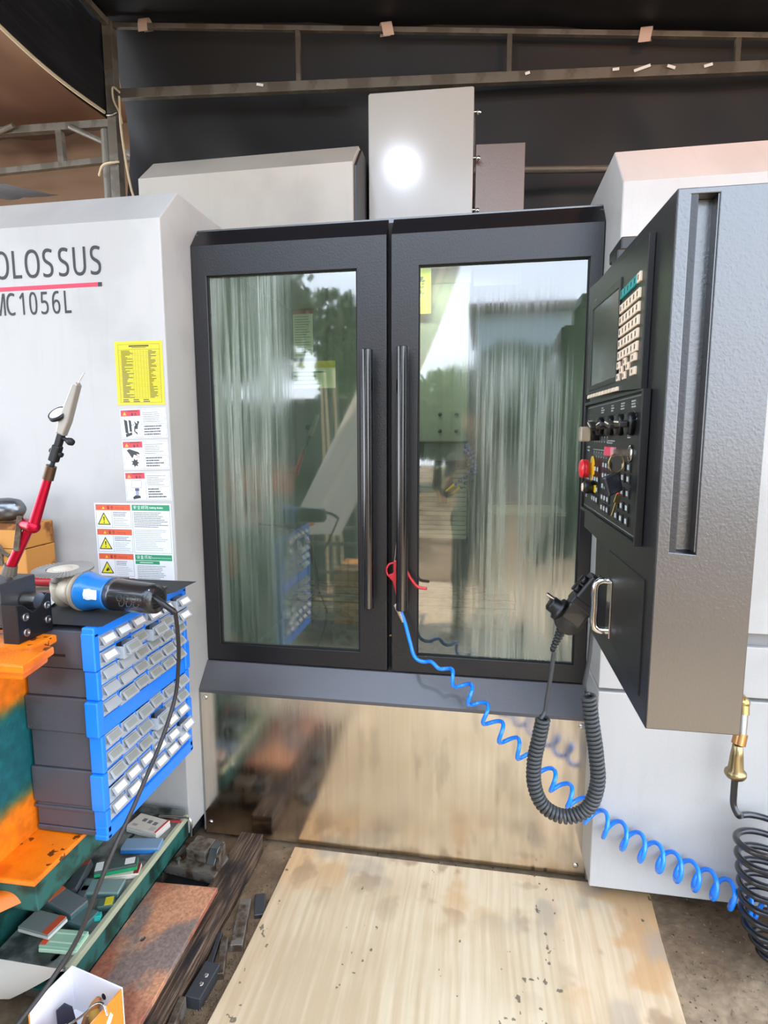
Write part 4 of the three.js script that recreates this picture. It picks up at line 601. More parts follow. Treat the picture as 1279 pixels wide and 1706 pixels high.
// parts cabinet
{
  const x0 = -0.8, t = thing('parts_cabinet', 'blue fronted parts cabinet with sixty small clear drawers and dark ribbed sides', 'drawer cabinet', [-0.89, 0.513, 0.375]);
  const O = [0.89, -0.513, -0.375], m = (n, g, a, l) => mesh(t, n, g.translate(...O), a, l);
  // dark shell with alternating proud and set back bands
  const bands = [[0.99, 0.904, 0], [0.904, 0.838, 0.004], [0.838, 0.757, -0.004], [0.757, 0.67, 0.004], [0.67, 0.585, -0.003], [0.585, 0.528, 0.003], [0.528, 0.514, 0]];
  const side = []; bands.forEach(([a, b, o]) => { side.push([-0.976 + o * 0.6, b + 0.001], [-0.976 + o * 0.6, a - 0.003]); });
  bands.forEach(([a, b, o]) => m('shell_band', box(-0.98 + o * 0.8, -0.824, b, a - 0.001, 0.2 + o, 0.575 - o * 0.6, 0.003), mat.shell));
  m('shell_slot', join(box(-0.965, -0.885, 0.545, 0.5495, 0.57, 0.5725, 0.0005), box(-0.93, -0.875, 0.93, 0.936, 0.5735, 0.5755, 0.0005)), mat.blackMatt);
  m('shell_lip', box(-0.982, -0.826, 0.5705, 0.578, 0.2, 0.577, 0.002), mat.shell);
  // blue front frame: bezel, uprights, shelves and the blank middle band
  const fz0 = 0.2, fz1 = 0.585, fr = [];
  fr.push(box(-0.826, x0 + 0.004, 0.977, 1.001, fz0, fz1, 0.004), box(-0.826, x0 + 0.004, 0.513, 0.547, fz0, fz1, 0.004), box(-0.826, x0 - 0.002, 0.752, 0.79, fz0, fz1, 0.002));
  bands.forEach(([a, b, o]) => { fr.push(box(-0.828, x0 + 0.004, Math.max(0.513, b), a - 0.0005, 0.568, 0.587 - o, 0.004), box(-0.828, x0 + 0.004, Math.max(0.513, b), a - 0.0005, fz0 - 0.002 + o, 0.218, 0.004)); });
  const rows = [0.977, 0.9395, 0.902, 0.8645, 0.827, 0.752, 0.711, 0.67, 0.629, 0.588], hs = (r) => (r < 5 ? 0.0375 : 0.041);
  rows.forEach((y, r) => fr.push(box(-0.825, x0 - 0.001, y - hs(r), y - hs(r) + 0.0025, 0.218, 0.568, 0.0008)));
  for (let c = 1; c < 6; c++) for (const [a, b] of [[0.79, 0.977], [0.547, 0.752]]) fr.push(box(-0.825, x0, a, b, 0.218 + c * 0.05833 - 0.00125, 0.218 + c * 0.05833 + 0.00125, 0.0008));
  m('front_frame', join(fr), mat.bluePlastic, 'bright blue plastic front frame');
  m('back_plate', box(-0.8745, -0.872, 0.52, 0.985, 0.205, 0.57, 0.0008), mat.blackMatt);
  // drawers
  const mk = (h) => { const w = 0.0545, d = 0.048, q = 0.0014;                 // local: front at x = 0, opening upward
    const tray = join(box(-q, 0, 0, h, -w / 2, w / 2, 0.0006), box(-d, 0, 0, q, -w / 2, w / 2, 0.0005), box(-d, -d + q, 0, h * 0.85, -w / 2, w / 2, 0.0005), box(-d, 0, 0, h * 0.85, -w / 2, -w / 2 + q, 0.0005), box(-d, 0, 0, h * 0.85, w / 2 - q, w / 2, 0.0005));
    const lip = profile([[-w / 2 + 0.002, 0.0], [w / 2 - 0.002, 0.0], [w / 2 - 0.004, 0.021], [-w / 2 + 0.004, 0.021]], 0, 0.0022, 0.0007); place(lip, [0.0135, h - 0.0205, 0], 0, 0, 0.62);
    const ledge = box(0, 0.0145, h - 0.022, h - 0.0205, -w / 2 + 0.003, w / 2 - 0.003, 0.0005);
    const label = box(0.0023, 0.0027, 0.004, 0.0178, -0.018, 0.018, 0.0001); place(label, [0.0135, h - 0.0205, 0], 0, 0, 0.62); return [tray, join(lip, ledge), label]; };
  const up = mk(0.0335), low = mk(0.0365);
  mat.clearLip = P(0xd4d6d6, 0.25, 0, { transmission: 0.45, thickness: 0, ior: 1.45, side: THREE.DoubleSide, clearcoat: 0.5 });
  const labelMat = [1, 2, 3, 4].map((s) => M(0xffffff, 0.6, 0, { map: picture(128, 48, (c, w, h) => { c.fillStyle = '#f2f1ee'; c.fillRect(0, 0, w, h); if (s > 1) { c.fillStyle = '#77787a'; for (let i = 0; i < s; i++) c.fillRect(12 + 26 * hash(i, s, 3), 10 + i * 9, 26 + 40 * hash(i, s, 4), 3); } }) }));
  const dirty = M(0xa7aaa3, 0.7, 0, { map: picture(128, 48, (c, w, h) => { c.fillStyle = '#d9dad4'; c.fillRect(0, 0, w, h); for (let i = 0; i < 22; i++) { c.fillStyle = i % 2 ? '#8d9389' : '#6e746c'; c.fillRect(w * hash(i, 1, 9), h * hash(i, 2, 9), 6 + 16 * hash(i, 3, 9), 4 + 9 * hash(i, 4, 9)); } }) });
  rows.forEach((y, r) => { for (let c = 0; c < 6; c++) {
    const g = r < 5 ? up : low, z = 0.568 - (c + 0.5) * 0.05833, pull = (r === 1 && (c === 3 || c === 5 || c === 1)) || (r === 6 && c === 3) || (r === 0 && c === 5) ? 0.018 : r === 8 && c === 5 ? 0.012 : rr(-0.004, 0.002);
    const d = mesh(t, 'drawer', g[0], mat.clearDrawer); d.position.set(x0 + pull + O[0], y - hs(r) + 0.003 + O[1], z + O[2]);
    mesh(d, 'pull_lip', g[1], mat.clearLip);
    const white = r === 0 || (r === 1 && (c === 0 || c === 5)) || r > 7 || (r === 7 && c > 3); if (!(r === 2 && c < 2) && !(r === 3 && c < 2) && !(r === 4 && c < 1)) mesh(d, 'label_card', g[2], white ? labelMat[(r + c) % 4] : dirty);
    const n = hash(r, c, 77) > 0.45 ? 5 : 0, bits = []; for (let k = 0; k < n; k++) bits.push(place(k % 2 ? cbox(0.012, 0.006, 0.008, 0.001) : rod([0, 0, -0.014], [0, 0, 0.014], 0.0032, 8), [-0.01 - 0.03 * hash(k, r, c), 0.005 + 0.006 * hash(k, c, r), 0.03 * (hash(k, r + 9, c) - 0.5)], 0, 3 * hash(k, 4, r), 0));
    if (bits.length) mesh(d, 'contents', join(bits), r === 1 && c === 1 ? mat.copper : mat.oldSteel);
  } });
}
solo('rubber_mat', 'thin black rubber mat on top of the drawer cabinet', 'mat', metreUV(sheet(30, 24, (u, v) => [lerp(-0.99, -0.783, u) + (v < 0.3 ? 0.012 * u : 0), 1.0025 + 0.006 * Math.max(0, u - 0.85) * Math.sin(v * 9), lerp(0.185, 0.575, v)])), mat.rubberTwo);
solo('steel_rule', 'flat grey bar lying on the black rubber mat', 'bar', box(-0.93, -0.815, 1.0035, 1.0075, 0.26, 0.272, 0.001).rotateY(0.0), mat.oldSteel);
solo('eraser', 'small cream lump lying on the mat behind the grinder', 'putty', place(metreUV(new THREE.SphereGeometry(0.02, 18, 12).scale(1, 0.38, 0.55)), [-0.925, 1.011, 0.285], 0, 0.1), M(0xd9c8a4, 0.7));
solo('paper_sheet', 'white paper sheet under the grinder head', 'paper', place(cbox(0.1, 0.0012, 0.12, 0.0004), [-1.055, 1.0085, 0.435], 0, 0.35, 0.0), mat.paper);
{ const t = thing('screwdriver', 'screwdriver with a red and yellow handle behind the grinder disc', 'screwdriver', [-1.12, 1.018, 0.33], 0.25);
  mesh(t, 'handle', join(rod([-0.04, 0.008, 0], [0.05, 0.004, 0], 0.0115, 16, 0.0125)), M(0xa02020, 0.35)); mesh(t, 'handle_end', place(lathe([[0, 0.008], [0.008, 0.006], [0.0115, 0], [0.0115, -0.006]], 16), [-0.04, 0.008, 0], 0, 0, PI / 2), M(0xe0c81c, 0.35)); mesh(t, 'blade', rod([0.05, 0.004, 0], [0.13, -0.006, 0], 0.003, 8), mat.steel); }
solo('file_bar', 'dark flat steel file lying behind the fixture block', 'file', place(cbox(0.1, 0.01, 0.03, 0.002), [-1.09, 1.01, 0.40], 0, 0.2), mat.steelGrey);
solo('support_board', 'worn grey board behind the cabinet top carrying the small tools', 'board', box(-1.3, -0.991, 0.98, 1.001, 0.16, 0.56, 0.002), mat.trayTop);
// angle grinder
{
  const t = thing('angle_grinder', 'blue and black angle grinder lying disc up on the drawer cabinet', 'angle grinder', [-0.955, 1.006, 0.462], -0.16);
  const m = (n, g, a, l) => mesh(t, n, g, a, l), ax = (g, y = 0.043) => { g.rotateZ(-PI / 2); g.rotateZ(-0.012); g.translate(0, y, 0); return g; };
  const alloy = M(0xb0a48e, 0.45, 0.35, { bumpMap: bumpFine, bumpScale: 0.0004 });
  m('gear_head', join(lathe([[0, 0.0], [0.018, 0.004], [0.029, 0.02], [0.032, 0.045], [0.031, 0.06], [0, 0.06]], 26), lathe([[0, 0.0], [0.03, 0.0], [0.041, 0.04], [0.043, 0.052], [0, 0.052]], 26).rotateZ(-PI / 2).translate(0, 0.043, 0)), alloy, 'cast grey gear head');
  m('bearing_collar', lathe([[0, 0.059], [0.0265, 0.059], [0.0275, 0.063], [0.0275, 0.076], [0.024, 0.079], [0, 0.079]], 26), M(0x6d6a64, 0.45, 0.5));
  m('flange_plate', ax(lathe([[0, 0.049], [0.043, 0.049], [0.046, 0.053], [0.046, 0.062], [0, 0.062]], 26)), alloy);
  m('motor_housing', ax(lathe([[0, 0.06], [0.042, 0.061], [0.045, 0.068], [0.0425, 0.08], [0.037, 0.1], [0.036, 0.135], [0.0365, 0.142], [0, 0.142]], 30)), mat.blueTool, 'blue motor housing');
  m('rear_handle', ax(lathe([[0, 0.14], [0.0362, 0.141], [0.036, 0.16], [0.0345, 0.2], [0.0335, 0.245], [0.031, 0.262], [0.018, 0.268], [0, 0.268]], 30)), P(0x161617, 0.32, 0, { clearcoat: 0.5 }), 'black rear handle');
  const g = []; for (let i = 0; i < 3; i++) for (let j = 0; j < 2; j++) g.push(place(new THREE.TorusGeometry(0.0075, 0.0009, 5, 6), [0.19 + i * 0.019 + j * 0.006, 0.046 - j * 0.011, 0.0345 - 0.0006 * i], -0.15 - 0.2 * j, 0, 0));
  m('grip_pattern', join(g), M(0x3c3c3c, 0.35));
  m('side_badge', place(join(cbox(0.036, 0.022, 0.003, 0.0012), lathe([[0, 0.004], [0.012, 0.0035], [0.013, 0]], 20).rotateX(PI / 2).scale(1.1, 1, 1).translate(-0.004, 0, 0)), [0.111, 0.047, 0.0365], -0.12), P(0xd4dde6, 0.35, 0, { clearcoat: 0.4 }));
  m('tail_vents', join(...[0, 1, 2, 3, 4].map((i) => box(0.266, 0.269, 0.022 + i * 0.008, 0.025 + i * 0.008, -0.015, 0.02, 0.0006))), mat.blackMatt);
  // flap disc: overlapping flaps round a fibre plate
  const flapG = []; const fl = cbox(0.03, 0.0018, 0.016, 0.0004);
  for (let i = 0; i < 48; i++) { const f = fl.clone(); place(f, [0.05, 0.0, 0], 0.28); f.rotateY(i / 48 * 2 * PI); flapG.push(f); }
  const disc = m('flap_disc', join(flapG, lathe([[0.0, -0.003], [0.045, -0.002], [0.05, -0.0045], [0.0, -0.005]], 36)).rotateZ(-0.02).rotateX(0.05).translate(-0.002, 0.088, 0), M(0x8b8780, 0.8, 0, { bumpMap: bumpFine, bumpScale: 0.0005 }), 'worn grey flap disc');
  mesh(disc, 'hub_ring', join(lathe([[0.012, 0.0005], [0.033, 0.001], [0.035, -0.002]], 32), lathe([[0, 0.006], [0.009, 0.006], [0.014, 0.003], [0.02, 0.002], [0.022, -0.001]], 24)).rotateX(0.05).translate(-0.002, 0.0895, 0), M(0xc3b9a6, 0.6));
  m('strain_relief', tube([[0.262, 0.05, 0.012], [0.283, 0.045, 0.02], [0.305, 0.034, 0.022], [0.318, 0.024, 0.018]], 0.0065, 18, 10), mat.blackFlat);
  const cab = [[-0.64, 1.028, 0.53], [-0.652, 0.99, 0.505], [-0.672, 0.93, 0.468], [-0.7, 0.86, 0.425], [-0.715, 0.78, 0.42], [-0.722, 0.7, 0.475], [-0.725, 0.645, 0.54], [-0.73, 0.595, 0.597], [-0.735, 0.555, 0.648], [-0.75, 0.49, 0.69], [-0.775, 0.41, 0.72], [-0.8, 0.36, 0.76], [-0.82, 0.33, 0.83], [-0.87, 0.27, 0.96], [-0.95, 0.06, 1.1], [-1.0, 0.006, 1.3]];
  const c = thing('power_cord', 'dark power cord of the grinder hanging down across the drawers', 'cord', [-0.64, 1.03, 0.53]);
  mesh(c, 'cord', tube(cab.map(([x, y, z]) => [x + 0.64, y - 1.03, z - 0.53]), 0.0048, 110, 8), mat.cordBrown);
}
// teal channel tray with boxes of cutting inserts
{
  const t = thing('channel_tray', 'long steel channel with a pale green lip and teal side lying on the floor', 'tray', [-1.02, 0, 0.3]);
  const m = (n, g, a, l) => mesh(t, n, g.translate(1.02, 0, -0.3), a, l);
  m('top_plate', extrude([[-1.135, -0.022], [-0.935, -0.022], [-0.935, -0.578], [-1.135, -0.578]], 0.008, 0.0015, [0, 1].map((k) => Array.from({ length: 14 }, (_, i) => [[-0.985, -1.055][k] + 0.0085 * Math.cos(i / 14 * 2 * PI), [-0.548, -0.135][k] + [0.015, 0.011][k] * Math.sin(i / 14 * 2 * PI)]))).rotateX(-PI / 2).scale(1, 1, 1).translate(0, 0.157, 0), mat.trayTop);
  m('lip', box(-0.937, -0.924, 0.155, 0.174, 0.022, 0.578, 0.0015), mat.lip, 'pale green edge');
  m('side_web', join(box(-0.934, -0.926, 0.094, 0.155, 0.022, 0.578, 0.001), box(-1.13, -0.926, 0.0935, 0.1, 0.022, 0.578, 0.001)), mat.tealPaint, 'teal side');
  m('rear_flange', place(box(-1.135, -0.93, 0.165, 0.19, 0.022, 0.027, 0.001), [0, 0, 0]), mat.trayTop);
  m('legs_block', join(box(-1.11, -0.96, 0, 0.0935, 0.05, 0.13, 0.004), box(-1.11, -0.96, 0, 0.0935, 0.44, 0.52, 0.004)), mat.oldSteel);
  m('bent_end', place(metreUV(sheet(12, 12, (u, v) => [lerp(-1.135, lerp(-0.94, -1.09, v), u), 0.164 - 0.1 * v, 0.578 + 0.018 * Math.sin(v * 2.4) * (1 - 0.6 * u)])), [0, 0, 0]), P(0xf0e6d8, 0.35, 0.15, { side: THREE.DoubleSide }), 'bright bent end of the sheet');
}
{
  const IB = 'boxes of cutting inserts in the channel';
  const ib = (label, [x, y, z], w, d, h, deg, color, extra = [], tilt = 0, tiltX = 0) => {
    const t = thing('insert_box', label, 'insert box', [x, y, z], R(deg), IB); t.rotation.order = 'YXZ'; t.rotation.z = tilt; t.rotation.x = tiltX;
    mesh(t, 'base', box(-w / 2, w / 2, 0, h * 0.55, -d / 2, d / 2, 0.0015), M(color[0], 0.45)); mesh(t, 'lid', box(-w / 2 + 0.0006, w / 2 - 0.0006, h * 0.56, h, -d / 2 + 0.0006, d / 2 - 0.0006, 0.0018), M(color[1] ?? color[0], 0.4, 0, { map: dirtPale }));
    for (const [name, ux, uz, uw, ud, draw] of extra) mesh(t, name, box(ux - uw / 2, ux + uw / 2, h, h + 0.0006, uz - ud / 2, uz + ud / 2, 0.0001), typeof draw === 'number' ? M(draw, 0.5) : M(0xffffff, 0.5, 0, { map: draw }));
    return t;
  };
  const bars = picture(64, 64, (c) => { c.fillStyle = '#f2f0ea'; c.fillRect(0, 0, 64, 64); c.fillStyle = '#333'; for (let i = 0; i < 14; i++) c.fillRect(8 + i * 3.4, 12, 1 + 1.6 * hash(i, 1, 1), 34); });
  const Y = 0.1655, teal = 0x4a6a66, dark = 0x5c6264;
  ib('white card box of inserts with a red end, nearest the grey panel', [-1.018, Y, 0.1], 0.116, 0.066, 0.022, -10, [0xddd8cc], [['red_end', 0.052, 0, 0.006, 0.06, 0xd03040], ['print', -0.02, -0.008, 0.014, 0.014, 0x6d6f74], ['print', 0.002, -0.006, 0.014, 0.014, 0x6d6f74], ['print', 0.024, -0.004, 0.014, 0.014, 0x6d6f74], ['print', 0.032, 0.018, 0.02, 0.016, 0xb9b6b0], ['print', -0.035, 0.02, 0.018, 0.01, 0xa9a7a0]]);
  ib('blue flat box of inserts with a clear grey lid', [-0.988, Y, 0.182], 0.113, 0.046, 0.018, 11, [0x2a80cc, 0x86a4c2]);
  ib('green box of inserts with a barcode sticker on each end', [-1.0, 0.181, 0.288], 0.112, 0.04, 0.018, 26, [0x159058, 0x4b5a58], [['sticker', -0.044, 0, 0.02, 0.034, bars], ['sticker', 0.036, 0.0, 0.026, 0.024, bars]]);
  ib('white box with a dark red corner under the green box', [-0.985, Y, 0.288], 0.1, 0.044, 0.014, 20, [0xe4dcca], [['red_corner', 0.042, 0, 0.014, 0.04, 0x8d2530]]);
  ib('plain dusty teal box lying flat in the middle of the row', [-1.0, Y, 0.352], 0.108, 0.05, 0.018, 10, [teal, 0x86a09a]);
  ib('thick dark box with an orange end stripe leaning on another', [-1.046, 0.187, 0.433], 0.1, 0.052, 0.018, -14, [0x3e605f, 0x6d7374], [['orange_stripe', -0.041, 0, 0.018, 0.05, 0xd9673c]], -0.08);
  ib('dark teal box half hidden under the thick orange striped box', [-0.996, Y, 0.449], 0.08, 0.05, 0.018, -8, [0x375a58, 0x58706f]);
  ib('grey box with an orange end stripe at the near left', [-1.058, 0.186, 0.5], 0.098, 0.058, 0.014, -8, [0xc9cac0, 0x8a908c], [['orange_stripe', 0.038, 0, 0.02, 0.056, 0xdd5a34]], 0.05);
  ib('mint green box with an orange tab, nearest of all', [-0.985, Y, 0.519], 0.098, 0.052, 0.018, 4, [0xc4dfc0, 0x9cc6aa], [['orange_stripe', -0.04, 0.004, 0.016, 0.036, 0xe25c38], ['ridge', 0.008, -0.013, 0.076, 0.004, 0xbfd8bc], ['ridge', 0.008, 0.012, 0.076, 0.004, 0xbfd8bc]]);
  ib('dark upright insert box with a red label leaning at the left of the row', [-1.085, 0.166, 0.33], 0.034, 0.11, 0.022, 16, [dark], [['red_label', 0, -0.043, 0.032, 0.018, 0xc24a34]], 0.25);
  ib('long dark box lying beside the leaning red labelled one', [-1.04, Y, 0.375], 0.024, 0.09, 0.018, 14, [0x686e70]);
  ib('small yellow printed box between the teal box and the lip', [-0.957, Y, 0.398], 0.04, 0.03, 0.016, 24, [0x2d5048, 0x4f6a62], [['yellow_label', 0.008, 0, 0.02, 0.028, 0xd8c828]]);
  ib('tiny turquoise capped box beside the lip', [-0.958, Y, 0.44], 0.03, 0.016, 0.016, 20, [0x28b0a4]);
}
// L shaped keys on the channel
{
  const hk = (label, p, a) => solo('hex_key', label, 'hex key', tube(p, 0.004, 26, 8), a, 'hex keys');
  hk('bright hex key poking out beyond the end of the channel', [[-1.0, 0.1865, 0.062], [-0.93, 0.1865, 0.058], [-0.905, 0.1865, 0.057], [-0.897, 0.181, 0.058], [-0.895, 0.13, 0.062]], mat.chrome);
  solo('red_rod', 'thin red rod lying beside the bright hex key', 'rod', rod([-0.99, 0.1775, 0.072], [-0.925, 0.1785, 0.066], 0.0035, 8), M(0xb03038, 0.4));
}
// rusty plate and the timber under it
{
  const pl = extrude([[-0.94, -0.215], [-0.738, -0.205], [-0.733, -0.735], [-0.945, -0.735]], 0.016, 0.002, [[-0.855, -0.4], [-0.875, -0.58]].map(([x, y]) => Array.from({ length: 10 }, (_, i) => [x + 0.0065 * Math.cos(i / 10 * 2 * PI), y + 0.008 * Math.sin(i / 10 * 2 * PI)]))).rotateX(-PI / 2).translate(0, 0.074, 0);
  solo('rusty_plate', 'thick rust stained steel plate with a small drilled hole', 'plate', metreUV(pl), mat.rust);
  const beam = metreUV(sheet(60, 28, (u, v) => { const q = v * 4, k = Math.floor(q) % 4, f = q - Math.floor(q), n = 0.005 * (fbm(u, v, 20, 8, 301, 3) - 0.5), [y, z] = [[-1 + 2 * f, 1], [1, 1 - 2 * f], [1 - 2 * f, -1], [-1, -1 + 2 * f]][k]; return [lerp(-0.37, 0.37, u), 0.036 + (0.0335 + n) * y, (0.038 + n) * z]; })).rotateY(-PI / 2).translate(-0.742, 0, 0.31);
  solo('timber_beam', 'dark oil soaked timber beam along the right side of the rusty plate', 'beam', join(beam, box(-0.777, -0.707, 0.005, 0.067, -0.0585, -0.054, 0.001), box(-0.777, -0.707, 0.005, 0.067, 0.674, 0.678, 0.001)), mat.timberTwo);
  solo('timber_bearer', 'short timber bearer under the left side of the rusty plate', 'beam', box(-0.93, -0.88, 0, 0.0735, 0.23, 0.73, 0.003), mat.timber);
}
// machinist blocks on the floor behind the plate
{
  const t = thing('step_block', 'grey stepped clamping block with a slot resting on a black block', 'clamping block', [-0.86, 0.046, 0.09], -0.12);
  mesh(t, 'base', extrude([[-0.09, -0.05], [0.09, -0.05], [0.09, 0.03], [0.06, 0.06], [-0.09, 0.055]], 0.03, 0.002, [[[-0.075, -0.02], [-0.04, -0.02], [-0.04, 0.03], [-0.075, 0.03]]]).rotateX(-PI / 2), mat.oldSteel);
  mesh(t, 'step', box(-0.035, 0.035, 0.0302, 0.068, -0.052, 0.012, 0.003), mat.oldSteel); mesh(t, 'vee_face', profile([[-0.05, 0], [0.01, 0], [-0.015, 0.036], [-0.05, 0.036]], 0.036, 0.066, 0.002).translate(0, 0.0302, 0), mat.steelGrey);
  mesh(t, 'fin', place(cbox(0.012, 0.05, 0.06, 0.002), [0.083, 0.0552, 0.0], 0, 0.25), mat.oldSteel); mesh(t, 'nut', place(new THREE.CylinderGeometry(0.009, 0.009, 0.012, 6), [-0.05, 0.0362, 0.03]), mat.steel);
  const b = thing('black_block', 'flat black steel block under the stepped clamping block', 'block', [-0.855, 0, 0.13], -0.08);
  mesh(b, 'body', box(-0.075, 0.075, 0.0, 0.0455, -0.07, 0.06, 0.003), mat.oxide); for (const x of [-0.03, 0.0]) mesh(b, 'dowel', lathe([[0, 0.004], [0.006, 0.003], [0.007, 0]], 12).translate(x, 0.0455, 0.052), mat.steel);
}
{
  const bars = [
    ['steel_bar', 'long grey steel bar nearest the machine on the dirty floor', [-0.655, 0, 0.235], 0.034, 0.16, 0.022, 14, mat.oldSteel],
    ['steel_bar', 'narrow brownish steel bar lying beside the long grey bar', [-0.661, 0, 0.345], 0.02, 0.112, 0.02, 18, mat.oldSteel],
    ['steel_block', 'dark rectangular steel block with two drilled dimples near the board edge', [-0.672, 0, 0.432], 0.042, 0.1, 0.034, -4, mat.darkSteel],
    ['steel_bar', 'grey square bar standing proud at the bottom edge of the picture', [-0.69, 0, 0.535], 0.018, 0.09, 0.045, 6, mat.oldSteel],
    ['steel_bar', 'short rusty bar crossing under the square bar', [-0.665, 0, 0.572], 0.05, 0.06, 0.02, 40, mat.oldSteel],
    ['steel_block', 'dark flat offcut half hidden under the board edge', [-0.628, 0, 0.16], 0.032, 0.08, 0.014, 20, mat.darkSteel],
    ['steel_bar', 'black flat bar between the timber beam and the narrow bar', [-0.693, 0, 0.32], 0.014, 0.1, 0.014, 10, mat.darkSteel]];
  for (const [n, l, p, w, d, h, deg, a] of bars) {
    const t = thing(n, l, n === 'steel_bar' ? 'bar' : 'block', p, R(deg), 'steel offcuts on the floor'); mesh(t, 'body', box(-w / 2, w / 2, 0, h, -d / 2, d / 2, 0.0025, 2), a);
    if (l.includes('dimples')) for (const z of [-0.012, 0.012]) mesh(t, 'dimple', lathe([[0, 0.0006], [0.003, 0.0012], [0.0055, 0.0008], [0.006, 0]], 12).translate(0.002, h, z), mat.chrome);
  }
  // swarf: tiny metal chips nobody could count
  const N = 900, chip = new THREE.TorusGeometry(0.0028, 0.0007, 4, 7, 4.2), im = new THREE.InstancedMesh(chip, M(0x8a7a62, 0.4, 0.7), N), d = new THREE.Object3D();
  for (let i = 0; i < N; i++) { const a = i < 620; d.position.set(a ? rr(-0.71, -0.6) + 0.02 * rnd() : rr(0.5, 0.9), 0.001 + 0.002 * rnd(), a ? rr(-0.05, 0.75) : rr(-0.02, 0.7)); if (i % 3) d.position.z = d.position.z * 0.4 + (a ? 0.28 : 0.1) + rr(-0.06, 0.06); d.rotation.set(6 * rnd(), 6 * rnd(), 6 * rnd()); d.scale.setScalar(rr(0.5, 1.5)); d.updateMatrix(); im.setMatrixAt(i, d.matrix); }
  im.name = 'metal_chips'; im.castShadow = im.receiveShadow = true; tag(im, 'fine metal swarf scattered on the dirty floor', 'swarf', null, 'stuff'); scene.add(im);
}
// plywood board to stand on
{
  const pts = [[-0.6, 0.085], [-0.603, -0.2], [-0.607, -0.36], [-0.618, -0.55], [-0.63, -1.2], [0.44, -1.2], [0.5, -0.42], [0.517, -0.1], [0.532, 0.085]];
  const g = extrude(pts, 0.018, 0.002); const p = g.attributes.position, uv = g.attributes.uv; for (let i = 0; i < p.count; i++) uv.setXY(i, (p.getX(i) + 0.64) / 1.18, (-p.getY(i) + 0.09) / 1.3 * 1);
  g.rotateX(-PI / 2); solo('plywood_board', 'large pale plywood board with rust stains lying before the machine', 'board', g, mat.ply);
}
